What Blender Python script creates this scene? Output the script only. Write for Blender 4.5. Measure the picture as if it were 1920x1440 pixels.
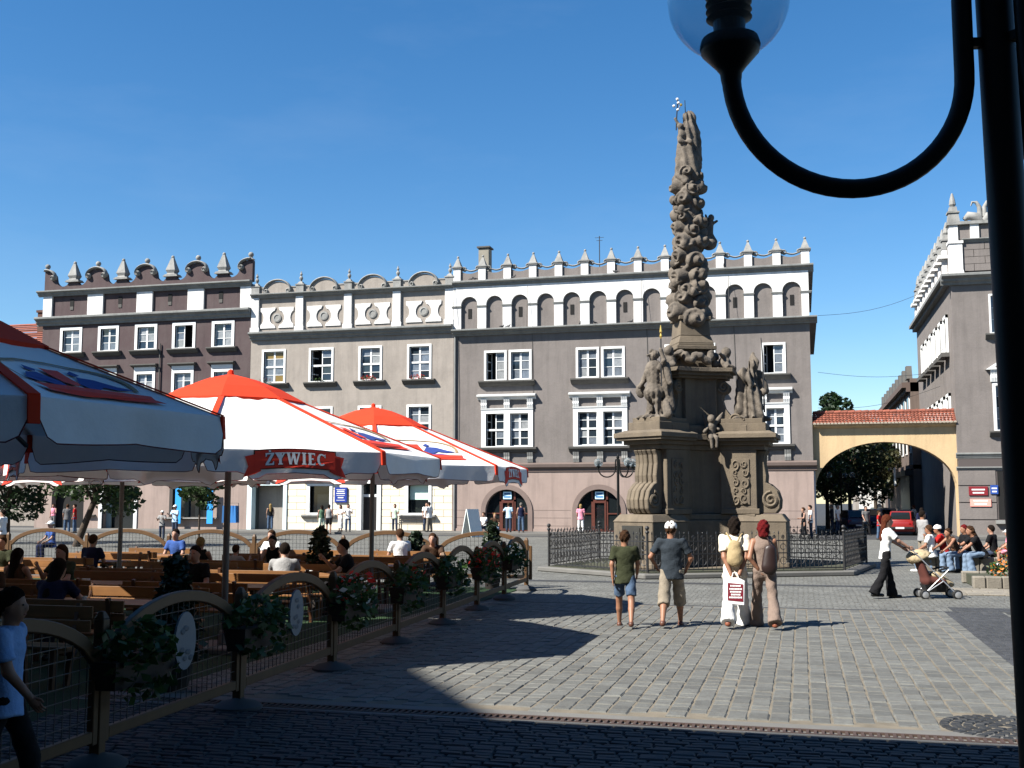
import bpy, math, random
import numpy as np
from mathutils import Vector, Matrix
from mathutils.geometry import tessellate_polygon
R = math.radians
random.seed(7); np.random.seed(7)
S = bpy.context.scene
for o in list(bpy.data.objects): bpy.data.objects.remove(o)
COL = S.collection

# ------------------------------------------------------------------ camera, sky, sun, exposure
# world axes follow the square: X runs right along the house fronts, Y runs from the viewer to the fronts
cd = bpy.data.cameras.new('camera'); cam = bpy.data.objects.new('camera', cd); COL.objects.link(cam)
cd.sensor_width = 36.0; cd.lens = 36.0*2092/1920; cd.clip_end = 2000; cd.clip_start = 0.05
cam.location = (0, 0, 2.1); cam.rotation_euler = (R(90+5.92), 0, R(14.5)); S.camera = cam
SUN_DIR = Vector((0.75, 0.68, -1.0)).normalized()          # the way the light travels
W = bpy.data.worlds.new('World'); S.world = W; W.use_nodes = True
nt = W.node_tree; bg = nt.nodes['Background']
sky = nt.nodes.new('ShaderNodeTexSky'); sky.sky_type = 'NISHITA'; sky.sun_disc = False
sky.sun_elevation = math.asin(-SUN_DIR.z)
sky.sun_rotation = math.atan2(-SUN_DIR.x, -SUN_DIR.y)
sky.altitude = 200; sky.air_density = 1.0; sky.dust_density = 0.2; sky.ozone_density = 3.0
hs = nt.nodes.new('ShaderNodeHueSaturation'); hs.inputs["Saturation"].default_value = 1.3
nt.links.new(sky.outputs[0], hs.inputs['Color'])
wtc = nt.nodes.new('ShaderNodeTexCoord'); wmp = nt.nodes.new('ShaderNodeMapping'); wmp.inputs['Scale'].default_value = (1.6, 1.6, 5.5)
wno = nt.nodes.new('ShaderNodeTexNoise'); wno.inputs['Scale'].default_value = 2.2; wno.inputs['Detail'].default_value = 9; wno.inputs['Roughness'].default_value = 0.62
wmr = nt.nodes.new('ShaderNodeMapRange'); wmr.inputs[1].default_value = 0.5; wmr.inputs[2].default_value = 0.85; wmr.inputs[4].default_value = 0.07
wmx = nt.nodes.new('ShaderNodeMix'); wmx.data_type = 'RGBA'; wmx.inputs[7].default_value = (4.6, 5.4, 6.6, 1)   # thin high haze over the whole sky
nt.links.new(wtc.outputs['Generated'], wmp.inputs[0]); nt.links.new(wmp.outputs[0], wno.inputs['Vector']); nt.links.new(wno.outputs['Fac'], wmr.inputs[0])
nt.links.new(wmr.outputs[0], wmx.inputs[0]); nt.links.new(hs.outputs[0], wmx.inputs[6]); nt.links.new(wmx.outputs[2], bg.inputs[0])
bg.inputs[1].default_value = 0.057
sl = bpy.data.lights.new('sun', 'SUN'); sl.energy = 5.0; sl.angle = R(0.53); sl.color = (1.0, 0.95, 0.87)
sun = bpy.data.objects.new('sun', sl); COL.objects.link(sun); sun.location = (-30, -40, 60)
sun.rotation_euler = SUN_DIR.to_track_quat('-Z', 'Y').to_euler()
S.view_settings.view_transform = 'Standard'; S.view_settings.look = 'None'
S.view_settings.exposure = 1.5; S.view_settings.gamma = 1.0; S.view_settings.use_curve_mapping = False
S.render.engine = 'CYCLES'; S.cycles.max_bounces = 6

# ------------------------------------------------------------------ mesh helpers
class MB:
    def __init__(s): s.v = []; s.f = []
    def add(s, vs, fs):
        o = len(s.v); s.v.extend([tuple(p) for p in vs]); s.f.extend([tuple(i+o for i in f) for f in fs]); return s
    def box(s, x0, x1, y0, y1, z0, z1):
        return s.add([(x0,y0,z0),(x1,y0,z0),(x1,y1,z0),(x0,y1,z0),(x0,y0,z1),(x1,y0,z1),(x1,y1,z1),(x0,y1,z1)],
                     [(0,3,2,1),(4,5,6,7),(0,1,5,4),(1,2,6,5),(2,3,7,6),(3,0,4,7)])
    def taper(s, cx, cy, z0, z1, a0, b0, a1, b1):      # frustum with rectangular ends (half sizes)
        return s.add([(cx-a0,cy-b0,z0),(cx+a0,cy-b0,z0),(cx+a0,cy+b0,z0),(cx-a0,cy+b0,z0),
                      (cx-a1,cy-b1,z1),(cx+a1,cy-b1,z1),(cx+a1,cy+b1,z1),(cx-a1,cy+b1,z1)],
                     [(0,3,2,1),(4,5,6,7),(0,1,5,4),(1,2,6,5),(2,3,7,6),(3,0,4,7)])
    def prism(s, poly, y0, y1, M=None):                # polygon in x,z extruded along y
        if area(poly) < 0: poly = poly[::-1]
        n = len(poly)
        vs = [(p[0], y0, p[1]) for p in poly]+[(p[0], y1, p[1]) for p in poly]
        if M: vs = [M @ Vector(v) for v in vs]
        return s.add(vs, [tuple(range(n)), tuple(range(2*n-1, n-1, -1))]+[(i, i+n, (i+1) % n+n, (i+1) % n) for i in range(n)])
    def slab(s, poly, z0, z1):                         # polygon in x,y extruded along z
        if area(poly) < 0: poly = poly[::-1]
        n = len(poly)
        return s.add([(p[0], p[1], z0) for p in poly]+[(p[0], p[1], z1) for p in poly],
                     [tuple(range(n-1, -1, -1)), tuple(range(n, 2*n))]+[(i, (i+1) % n, (i+1) % n+n, i+n) for i in range(n)])
    def lathe(s, prof, c=(0,0,0), n=12, M=None):       # prof: (r, z)
        vs = []; fs = []
        for r, z in prof:
            for i in range(n):
                a = 2*math.pi*i/n; p = Vector((r*math.cos(a), r*math.sin(a), z))
                if M: p = M @ p
                vs.append((p[0]+c[0], p[1]+c[1], p[2]+c[2]))
        m = len(prof)
        for j in range(m-1):
            for i in range(n):
                fs.append((j*n+i, j*n+(i+1) % n, (j+1)*n+(i+1) % n, (j+1)*n+i))
        fs.append(tuple(range(n-1, -1, -1))); fs.append(tuple(range((m-1)*n, m*n)))
        return s.add(vs, fs)
    def ball(s, c, r, n=10, m=7):
        if not hasattr(r, '__len__'): r = (r, r, r)
        vs = [(c[0], c[1], c[2]-r[2])]; fs = []
        for j in range(1, m):
            t = -math.pi/2+math.pi*j/m
            for i in range(n):
                a = 2*math.pi*i/n
                vs.append((c[0]+r[0]*math.cos(t)*math.cos(a), c[1]+r[1]*math.cos(t)*math.sin(a), c[2]+r[2]*math.sin(t)))
        vs.append((c[0], c[1], c[2]+r[2])); last = len(vs)-1
        for i in range(n):
            fs.append((0, 1+(i+1) % n, 1+i)); fs.append((last, 1+(m-2)*n+i, 1+(m-2)*n+(i+1) % n))
        for j in range(m-2):
            for i in range(n):
                a = 1+j*n+i; b = 1+j*n+(i+1) % n
                fs.append((a, b, b+n, a+n))
        return s.add(vs, fs)
    def tube(s, path, r, n=8, closed=False, flat=None):
        P = [Vector(p) for p in path]; m = len(P); vs = []; fs = []; up = None
        for k in range(m):
            if closed: t = P[(k+1) % m]-P[k-1]
            else: t = P[min(k+1, m-1)]-P[max(k-1, 0)]
            t.normalize()
            if up is None:
                up = Vector((0,0,1)) if abs(t.z) < 0.9 else Vector((0,1,0))
            a = t.cross(up)
            if a.length < 1e-4: a = t.cross(Vector((1,0,0.01)))
            a.normalize(); b = a.cross(t).normalized(); up = b
            rk = r[k] if hasattr(r, '__len__') else r
            for i in range(n):
                w = 2*math.pi*i/n
                f1, f2 = flat if flat else (1, 1)
                vs.append(P[k]+a*(rk*f1*math.cos(w))+b*(rk*f2*math.sin(w)))
        for k in range(m if closed else m-1):
            for i in range(n):
                x = k*n; y = ((k+1) % m)*n
                fs.append((x+i, y+i, y+(i+1) % n, x+(i+1) % n))
        if not closed:
            fs.append(tuple(range(n))); fs.append(tuple(range(m*n-1, (m-1)*n-1, -1)))
        return s.add(vs, fs)
    def bar(s, p0, p1, w, h):                          # square bar between two points
        p0 = Vector(p0); p1 = Vector(p1); t = (p1-p0).normalized()
        a = t.cross(Vector((0,0,1)))
        if a.length < 1e-3: a = Vector((1,0,0))
        a.normalize(); b = a.cross(t)
        q = [a*w/2*i+b*h/2*j for i, j in ((-1,-1),(1,-1),(1,1),(-1,1))]
        return s.add([p0+k for k in q]+[p1+k for k in q], [(0,1,2,3),(7,6,5,4),(0,4,5,1),(1,5,6,2),(2,6,7,3),(3,7,4,0)])
    def xf(s, M):
        s.v = [tuple(M @ Vector(p)) for p in s.v]; return s
    def merge(s, o): return s.add(o.v, o.f)
def area(p): return sum(p[i][0]*p[(i+1) % len(p)][1]-p[(i+1) % len(p)][0]*p[i][1] for i in range(len(p)))
def holed(outer, holes, y0, y1):                       # wall sheet in x,z with openings, reveals and a back
    if area(outer) < 0: outer = outer[::-1]
    holes = [h[::-1] if area(h) > 0 else h for h in holes]
    m = MB(); loops = [outer]+holes
    tri = tessellate_polygon([[Vector((p[0], p[1], 0)) for p in l] for l in loops])
    flat = [p for l in loops for p in l]
    for y, flip in ((y0, False), (y1, True)):
        fs = []
        for t in tri:
            a, b, c = [flat[i] for i in t]
            ccw = (b[0]-a[0])*(c[1]-a[1])-(b[1]-a[1])*(c[0]-a[0]) > 0
            fs.append(tuple(t) if ccw != flip else tuple(t[::-1]))
        m.add([(p[0], y, p[1]) for p in flat], fs)
    for l in loops:
        n = len(l)
        m.add([(p[0], y0, p[1]) for p in l]+[(p[0], y1, p[1]) for p in l], [(i, i+n, (i+1) % n+n, (i+1) % n) for i in range(n)])
    return m
def rect(x0, x1, z0, z1): return [(x0,z0),(x1,z0),(x1,z1),(x0,z1)]
def arch(xc, w, z0, spring, rise, n=14):
    return [(xc-w, z0), (xc+w, z0)]+[(xc+w*math.cos(math.pi*i/n), spring+rise*math.sin(math.pi*i/n)) for i in range(n+1)]

ORG = {}
def O(name, mb, mat, parent=None, smooth=False, loc=(0,0,0), rot=(0,0,0), bevel=0.0, kind=None, label=None):
    if isinstance(mb, MB):
        me = bpy.data.meshes.new(name); vs = mb.v
        if parent is not None and parent.name in ORG:
            ox, oy, oz = ORG[parent.name]; vs = [(p[0]-ox, p[1]-oy, p[2]-oz) for p in vs]
        me.from_pydata(vs, [], mb.f)
        if smooth: me.polygons.foreach_set('use_smooth', [True]*len(me.polygons))
    else: me = mb
    if mat is not None and not me.materials: me.materials.append(mat)
    o = bpy.data.objects.new(name, me); COL.objects.link(o)
    if parent is not None:
        o.parent = parent
        if parent.name in ORG: ORG[o.name] = ORG[parent.name]
    o.location = loc; o.rotation_euler = rot
    if smooth:
        try: me.set_sharp_from_angle(angle=R(smooth if smooth > 1 else 50))
        except Exception: pass
    if bevel:
        b = o.modifiers.new('bevel', 'BEVEL'); b.width = bevel; b.segments = 1; b.limit_method = 'ANGLE'
    if kind: o['kind'] = kind
    if label: o['label'] = label
    return o
def tag(o, label, cat, group=None):
    o['label'] = label; o['category'] = cat
    if group: o['group'] = group
    return o
def T(name, label, cat, loc=(0,0,0), rz=0, group=None, org=None):
    o = bpy.data.objects.new(name, None); COL.objects.link(o); o.empty_display_size = 0.2
    o.location = loc; o.rotation_euler = (0,0,rz)
    if org: ORG[o.name] = org
    return tag(o, label, cat, group)
def struct(name, mb, mat, **k):
    return O(name, mb, mat, kind='structure', **k)
def copy_tree(o, parent=None):
    c = o.copy(); COL.objects.link(c)
    if parent is not None: c.parent = parent
    for ch in o.children: copy_tree(ch, c)
    return c

# ------------------------------------------------------------------ materials
MATS = {}; ALB = 0.56
def mat(name, col, rough=0.7, var=0.0, scale=3.0, bump=0.0, bscale=40.0, metal=0.0, spec=0.4, stain=0.0, island=0.0,
        col2=None, trans=0.0, grain=None, raw=False):
    if name in MATS: return MATS[name]
    if max(col) < 0.6 and not metal and not raw: col = tuple(c*ALB for c in col); col2 = tuple(c*ALB for c in col2) if col2 else None
    m = bpy.data.materials.new(name); m.use_nodes = True; n = m.node_tree.nodes; l = m.node_tree.links
    b = n['Principled BSDF']; b.inputs['Roughness'].default_value = rough; b.inputs['Metallic'].default_value = metal
    b.inputs['Specular IOR Level'].default_value = spec
    if trans: b.inputs['Transmission Weight'].default_value = trans
    tc = n.new('ShaderNodeTexCoord'); geo = n.new('ShaderNodeNewGeometry')
    cur = n.new('ShaderNodeRGB'); cur.outputs[0].default_value = (*col, 1); cur = cur.outputs[0]
    def mix(fac, a, bcol, typ='MIX'):
        x = n.new('ShaderNodeMix'); x.data_type = 'RGBA'; x.blend_type = typ
        if isinstance(fac, float): x.inputs[0].default_value = fac
        else: l.new(fac, x.inputs[0])
        l.new(a, x.inputs[6])
        if isinstance(bcol, tuple): x.inputs[7].default_value = (*bcol, 1)
        else: l.new(bcol, x.inputs[7])
        return x.outputs[2]
    def noise(sc, det=6, rgh=0.6, stretch=None):
        t = n.new('ShaderNodeTexNoise'); t.inputs['Scale'].default_value = sc; t.inputs['Detail'].default_value = det
        t.inputs['Roughness'].default_value = rgh
        if stretch:
            mp = n.new('ShaderNodeMapping'); mp.inputs['Scale'].default_value = stretch
            l.new(geo.outputs['Position'], mp.inputs[0]); l.new(mp.outputs[0], t.inputs['Vector'])
        else: l.new(geo.outputs['Position'], t.inputs['Vector'])
        return t.outputs['Fac']
    def ramp(f, a, b_):
        r = n.new('ShaderNodeMapRange'); r.inputs[1].default_value = a; r.inputs[2].default_value = b_; l.new(f, r.inputs[0]); return r.outputs[0]
    if var:
        c2 = col2 or tuple(c*0.55 for c in col)
        cur = mix(ramp(noise(scale, 8, 0.68), 0.4, 0.64), cur, tuple(a*(1-var)+b_*var for a, b_ in zip(col, c2)))
    if grain:                                           # streaks along an axis, e.g. wood
        cur = mix(ramp(noise(1.0, 5, 0.6, grain), 0.3, 0.75), cur, tuple(c*0.55 for c in col))
    if stain:                                           # dirt runs down the face
        f = ramp(noise(1.0, 6, 0.7, (2.6, 2.6, 0.2)), 0.47, 0.68)
        mm = n.new('ShaderNodeMath'); mm.operation = 'MULTIPLY'; l.new(f, mm.inputs[0]); mm.inputs[1].default_value = stain
        cur = mix(mm.outputs[0], cur, tuple(c*0.42 for c in col))
    if island:
        oi = n.new('ShaderNodeObjectInfo'); ad = n.new('ShaderNodeMath'); ad.operation = 'ADD'
        l.new(geo.outputs['Random Per Island'], ad.inputs[0]); l.new(oi.outputs['Random'], ad.inputs[1])
        fr = n.new('ShaderNodeMath'); fr.operation = 'FRACT'; l.new(ad.outputs[0], fr.inputs[0])
        hsv = n.new('ShaderNodeHueSaturation'); mr = n.new('ShaderNodeMapRange')
        mr.inputs[3].default_value = 1-island; mr.inputs[4].default_value = 1+island; l.new(fr.outputs[0], mr.inputs[0])
        l.new(mr.outputs[0], hsv.inputs['Value']); l.new(cur, hsv.inputs['Color']); cur = hsv.outputs[0]
    l.new(cur, b.inputs['Base Color'])
    if bump:
        bp = n.new('ShaderNodeBump'); bp.inputs['Strength'].default_value = 1.0; bp.inputs['Distance'].default_value = bump
        l.new(noise(bscale, 8, 0.65), bp.inputs['Height']); l.new(bp.outputs[0], b.inputs['Normal'])
    MATS[name] = m; return m
def leafmat(name, col, trans=0.35):
    if name in MATS: return MATS[name]
    m = mat(name, col, 0.55, island=0.45, var=0.5, scale=2.0)
    n = m.node_tree.nodes; l = m.node_tree.links; b = n['Principled BSDF']
    t = n.new('ShaderNodeBsdfTranslucent'); src = b.inputs['Base Color'].links[0].from_socket; l.new(src, t.inputs[0])
    mx = n.new('ShaderNodeMixShader'); mx.inputs[0].default_value = trans; l.new(b.outputs[0], mx.inputs[1]); l.new(t.outputs[0], mx.inputs[2])
    l.new(mx.outputs[0], n['Material Output'].inputs[0]); return m
def cloth(name, col, trans=0.25):
    if name in MATS: return MATS[name]
    m = mat(name, col, 0.85, var=0.12, scale=6, bump=0.004, bscale=14, spec=0.2)
    n = m.node_tree.nodes; l = m.node_tree.links; b = n['Principled BSDF']
    t = n.new('ShaderNodeBsdfTranslucent'); src = b.inputs['Base Color'].links[0].from_socket; l.new(src, t.inputs[0])
    mx = n.new('ShaderNodeMixShader'); mx.inputs[0].default_value = trans; l.new(b.outputs[0], mx.inputs[1]); l.new(t.outputs[0], mx.inputs[2])
    l.new(mx.outputs[0], n['Material Output'].inputs[0]); return m
GREY = mat('grey_brown_render', (0.268, 0.238, 0.222), 0.9, var=0.35, scale=0.9, bump=0.012, bscale=9, stain=0.28)
PINK = mat('pink_beige_render', (0.46, 0.355, 0.31), 0.9, var=0.3, scale=0.6, bump=0.008, bscale=12, stain=0.35)
MAROON = mat('maroon_render', (0.102, 0.067, 0.07), 0.9, var=0.7, scale=0.9, bump=0.01, bscale=9, stain=0.35, col2=(0.13,0.1,0.098))
BEIGE = mat('beige_render', (0.45, 0.4, 0.35), 0.9, var=0.35, scale=0.9, bump=0.01, bscale=9, stain=0.3)
CREAMB = mat('pale_cream_blocks', (0.62, 0.555, 0.44), 0.9, var=0.15, scale=1.2, bump=0.004, bscale=20, island=0.05)
CREAMJ = mat('cream_joint', (0.42, 0.35, 0.25), 0.95)
WHITE = mat('white_limewash', (0.62, 0.615, 0.6), 0.85, var=0.35, scale=1.0, bump=0.006, bscale=14, stain=0.45)
TRIM = mat('weathered_grey_stone', (0.42, 0.42, 0.4), 0.85, var=0.6, scale=2.2, bump=0.012, bscale=22, stain=0.5)
CORN = mat('grey_cornice', (0.3, 0.31, 0.3), 0.85, var=0.4, scale=1.6, bump=0.006, bscale=18, stain=0.45)
WFRAME = mat('white_window_paint', (0.62, 0.63, 0.62), 0.55, var=0.15, scale=3)
SILL = mat('grey_sill', (0.13, 0.125, 0.115), 0.8, var=0.4, scale=3)
GLASS = mat('dark_window_glass', (0.03, 0.045, 0.06), 0.04, spec=0.7)
GLASSB = mat('curtained_window_glass', (0.24, 0.28, 0.33), 0.06, spec=0.6, var=0.7, scale=5)
GLASSC = mat('net_curtain_glass', (0.42, 0.44, 0.45), 0.1, spec=0.6, var=0.6, scale=7)
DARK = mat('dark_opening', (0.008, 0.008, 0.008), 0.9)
ROOFT = mat('red_clay_tile', (0.34, 0.1, 0.06), 0.8, var=0.6, scale=4, island=0.25)
YEL = mat('yellow_render', (0.46, 0.335, 0.19), 0.9, raw=True, var=0.25, scale=0.6, bump=0.008, bscale=12, stain=0.3)
STONE = mat('brown_sandstone', (0.225, 0.18, 0.125), 0.88, var=0.55, scale=1.6, bump=0.012, bscale=26, stain=0.5, col2=(0.13,0.105,0.08))
STATUE = mat('weathered_statue_stone', (0.215, 0.18, 0.142), 0.88, var=0.8, scale=3.2, bump=0.015, bscale=22, col2=(0.06,0.052,0.042))
IRON = mat('black_wrought_iron', (0.02, 0.02, 0.022), 0.55, var=0.3, scale=8, spec=0.5)
LAMPM = mat('dark_green_lamp_paint', (0.006, 0.007, 0.007), 0.5, spec=0.2)
WOODD = mat('red_brown_door_wood', (0.16, 0.04, 0.022), 0.5, grain=(3,3,30))
GOLD = mat('gilding', (0.7, 0.47, 0.12), 0.35, metal=0.8)
BRASS = mat('dark_bronze_plaque', (0.05, 0.048, 0.04), 0.5, var=0.4, scale=9)
# ------------------------------------------------------------------ ground
def cobble_mat(name, c1, c2, cj, scale, rough=0.8, hgt=0.006):
    m = bpy.data.materials.new(name); m.use_nodes = True; n = m.node_tree.nodes; l = m.node_tree.links; b = n['Principled BSDF']
    b.inputs['Roughness'].default_value = rough; b.inputs['Specular IOR Level'].default_value = 0.3
    g = n.new('ShaderNodeNewGeometry')
    wn = n.new('ShaderNodeTexNoise'); wn.inputs['Scale'].default_value = 0.9; l.new(g.outputs['Position'], wn.inputs['Vector'])
    v = n.new('ShaderNodeTexVoronoi'); v.inputs['Scale'].default_value = scale; v.inputs['Randomness'].default_value = 0.55; l.new(g.outputs['Position'], v.inputs['Vector'])
    e = n.new('ShaderNodeTexVoronoi'); e.feature = 'DISTANCE_TO_EDGE'; e.inputs['Scale'].default_value = scale; e.inputs['Randomness'].default_value = 0.55; l.new(g.outputs['Position'], e.inputs['Vector'])
    bw = n.new('ShaderNodeSeparateColor'); l.new(v.outputs['Color'], bw.inputs[0])
    mx = n.new('ShaderNodeMix'); mx.data_type = 'RGBA'; mx.inputs[6].default_value = (*c1, 1); mx.inputs[7].default_value = (*c2, 1); l.new(bw.outputs[0], mx.inputs[0])
    big = n.new('ShaderNodeMapRange'); big.inputs[1].default_value = 0.3; big.inputs[2].default_value = 0.7; big.inputs[3].default_value = 0.8; big.inputs[4].default_value = 1.15; l.new(wn.outputs['Fac'], big.inputs[0])
    hv = n.new('ShaderNodeHueSaturation'); l.new(mx.outputs[2], hv.inputs['Color']); l.new(big.outputs[0], hv.inputs['Value'])
    st = n.new('ShaderNodeMapRange'); st.inputs[1].default_value = 0.02; st.inputs[2].default_value = 0.1; l.new(e.outputs['Distance'], st.inputs[0])
    mj = n.new('ShaderNodeMix'); mj.data_type = 'RGBA'; mj.inputs[6].default_value = (*cj, 1); l.new(st.outputs[0], mj.inputs[0]); l.new(hv.outputs[0], mj.inputs[7])
    l.new(mj.outputs[2], b.inputs['Base Color'])
    bp = n.new('ShaderNodeBump'); bp.inputs['Distance'].default_value = hgt; l.new(st.outputs[0], bp.inputs['Height']); l.new(bp.outputs[0], b.inputs['Normal'])
    return m
COBL = cobble_mat('light_grey_cobbles', (0.092,0.095,0.088), (0.13,0.131,0.12), (0.06,0.056,0.048), 9.0)
COBD = cobble_mat('dark_basalt_cobbles', (0.022,0.024,0.027), (0.045,0.047,0.052), (0.05,0.05,0.047), 11.0)
ASPH = mat('street_asphalt', (0.06, 0.062, 0.066), 0.9, var=0.4, scale=0.8, bump=0.004, bscale=60)
PAVE = mat('pavement_slabs', (0.2, 0.195, 0.18), 0.85, var=0.4, scale=1.2, bump=0.004, bscale=30)
SETT = mat('granite_sett', (0.172, 0.176, 0.162), 0.75, var=0.6, scale=16, bump=0.006, bscale=45, island=0.2, col2=(0.105,0.098,0.085))
SETTD = mat('shade_darkened_granite', (0.03, 0.032, 0.034), 0.7, var=0.4, scale=9, bump=0.006, bscale=45, island=0.2)  # base colour lowered to near-black to deepen the foreground shade
MORT = mat('sandy_joint', (0.25, 0.215, 0.16), 0.95, var=0.5, scale=3, bump=0.004, bscale=70, col2=(0.08,0.07,0.05))
RUST = mat('rusty_cast_iron', (0.09, 0.055, 0.042), 0.75, var=0.5, scale=20)
FY = 68.36                                               # line of the house fronts
def sheet(x0, x1, y0, y1, z): return MB().add([(x0,y0,z),(x1,y0,z),(x1,y1,z),(x0,y1,z)], [(0,1,2,3)])
struct('ground', sheet(-500, 500, -500, 600, 0.0), ASPH)
struct('square_paving', sheet(-75, 40, -30, 62.2, 0.004), COBL)
kerb = MB().box(-75, 0.7+0.02, 63.9, FY+0.5, 0.0, 0.13).box(8.7, 40, 63.9, FY+0.5, 0.0, 0.13)
struct('front_pavement', kerb, PAVE)
street = struct('street', sheet(-75, 40, 62.2, 63.9, 0.008), ASPH)
bands = MB()
for b in ((-6.9, 2.5, 22.42, 22.72), (2.52, 3.55, 10.9, 22.72), (3.6, 12, 22.42, 22.72), (-7.3, 1.6, 28.4, 28.9)):
    x0, x1, y0, y1 = b; bands.merge(sheet(x0, x1, y0, y1, 0.009))
struct('dark_cobble_bands', bands, COBD)
struct('small_cobble_field', sheet(2.7, 12.0, 22.8, 23.6, 0.0085), COBD)
# setts: a field of granite setts, columns running to the house fronts
pav = struct('sett_field', sheet(-6.9, 2.45, 10.98, 22.38, 0.0205), MORT)
def sett_geo(w, d, h, rng):
    j = lambda a: rng.uniform(-a, a)
    b = 0.013
    return [(-w/2, -d/2, 0), (w/2, -d/2, 0), (w/2, d/2, 0), (-w/2, d/2, 0),
            (-w/2+j(.006), -d/2+j(.006), h-b), (w/2+j(.006), -d/2+j(.006), h-b), (w/2+j(.006), d/2+j(.006), h-b), (-w/2+j(.006), d/2+j(.006), h-b),
            (-w/2+b, -d/2+b, h+j(.003)), (w/2-b, -d/2+b, h+j(.003)), (w/2-b, d/2-b, h+j(.003)), (-w/2+b, d/2-b, h+j(.003))]
SF = [(0,1,5,4),(1,2,6,5),(2,3,7,6),(3,0,4,7),(4,5,9,8),(5,6,10,9),(6,7,11,10),(7,4,8,11),(8,9,10,11)]
rng = random.Random(3)
def set_field(parent, x0, x1, y0, y1, cw, dl, mtl, name, along_y, clipf, visf):
    spots = []
    if along_y:
        x = x0
        while x < x1-0.05:
            w = cw*rng.uniform(0.93, 1.07); y = y0-rng.uniform(0, dl)
            while y < y1:
                d = dl*rng.uniform(0.72, 1.3)
                if y > y0-0.02 and y+d < y1+0.02: spots.append((x+w/2, y+d/2, w-0.011, d-0.004))
                y += d
            x += w
    else:
        y = y0
        while y < y1-0.03:
            w = cw*rng.uniform(0.93, 1.07); x = x0-rng.uniform(0, dl)
            while x < x1:
                d = dl*rng.uniform(0.75, 1.3); spots.append((x+d/2, y+w/2, d-0.014, w-0.014)); x += d
            y += w
    spots = [s_ for s_ in spots if clipf(s_[0], s_[1])]
    seen = sorted([s_ for s_ in spots if visf(s_[0], s_[1])], key=lambda s_: s_[0]**2+s_[1]**2)
    near = set(seen[:300]); big = MB(); protos = []
    for k in range(12):
        me = bpy.data.meshes.new(name); me.from_pydata(sett_geo(1, 1, 0.03, rng) if False else sett_geo(cw if along_y else dl, dl if along_y else cw, 0.03, rng), [], SF); me.materials.append(mtl); protos.append(me)
    pw, pd = (cw, dl) if along_y else (dl, cw)
    for s_ in spots:
        rz = rng.uniform(-0.03, 0.03); zz = rng.uniform(-0.006, 0.005)
        if s_ in near:
            o = O(name, rng.choice(protos), None, parent, loc=(s_[0], s_[1], zz), rot=(rng.uniform(-.02,.02), rng.uniform(-.02,.02), rz)); o.scale = (s_[2]/pw, s_[3]/pd, 1)
        else:
            g = sett_geo(s_[2], s_[3], 0.03, rng); c, sn = math.cos(rz), math.sin(rz)
            big.add([(s_[0]+p[0]*c-p[1]*sn, s_[1]+p[0]*sn+p[1]*c, p[2]+zz) for p in g], SF)
    O(name+'s_beyond', big, mtl, parent, kind='stuff')
set_field(pav, -6.9, 2.42, 11.0, 22.36, 0.195, 0.235, SETT, 'sett', True, lambda x, y: (x-1.75)**2+(y-11.3)**2 > 0.36,
          lambda x, y: x > -4.0 and x < 0.19*y-0.25 and y > 11)
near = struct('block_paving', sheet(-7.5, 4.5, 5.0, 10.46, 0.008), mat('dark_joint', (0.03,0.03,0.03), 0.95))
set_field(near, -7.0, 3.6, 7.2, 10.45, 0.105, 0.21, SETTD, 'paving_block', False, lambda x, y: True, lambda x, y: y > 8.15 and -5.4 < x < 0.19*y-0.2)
# drain channel: two stone edges with a slotted iron grate between them
dr = struct('drain_channel', MB().box(-7.5, 4.2, 10.47, 10.55, 0, 0.022).box(-7.5, 4.2, 10.77, 10.97, 0, 0.024).box(-7.5, 4.2, 10.55, 10.77, 0, 0.006), PAVE)
g = MB().box(-7.5, 4.2, 10.55, 10.585, 0.006, 0.026).box(-7.5, 4.2, 10.735, 10.77, 0.006, 0.026)
x = -7.5
while x < 4.15:
    g.box(x, x+0.028, 10.585, 10.735, 0.006, 0.025); x += 0.068
O('grate', g, RUST, dr)
# round cobbled cover near the post
mh = MB()
for k in range(1, 6):
    nn = 6*k
    for i in range(nn):
        a = 2*math.pi*i/nn; r = 0.105*k
        mh.add([(1.75+r*math.cos(a)+p[0]*math.cos(a)-p[1]*math.sin(a), 11.3+r*math.sin(a)+p[0]*math.sin(a)+p[1]*math.cos(a), p[2]+.004) for p in sett_geo(0.09, 0.09, 0.03, rng)], SF)
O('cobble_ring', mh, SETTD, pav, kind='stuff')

# ------------------------------------------------------------------ house parts
def xprism(m, prof, x0, x1):                             # profile in y,z extruded along x
    n = len(prof); a = area(prof)
    if a < 0: prof = prof[::-1]
    m.add([(x0, p[0], p[1]) for p in prof]+[(x1, p[0], p[1]) for p in prof],
          [tuple(range(n-1, -1, -1)), tuple(range(n, 2*n))]+[(i, (i+1) % n, (i+1) % n+n, i+n) for i in range(n)]); return m
def yprism(m, prof, y0, y1):                             # profile in x,z extruded along y
    return m.prism(prof, y0, y1)
def corn_prof(z0, z1, p, y=0.0):                         # stepped moulding, projects to -y
    h = z1-z0
    return [(y+0.05, z0), (y-p*0.25, z0), (y-p*0.3, z0+h*.18), (y-p*0.45, z0+h*.3), (y-p*0.55, z0+h*.34), (y-p*0.6, z0+h*.55), (y-p*0.95, z0+h*.72),
            (y-p, z0+h*.76), (y-p, z0+h*.94), (y-p*0.9, z1), (y+0.05, z1+0.03)]
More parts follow.
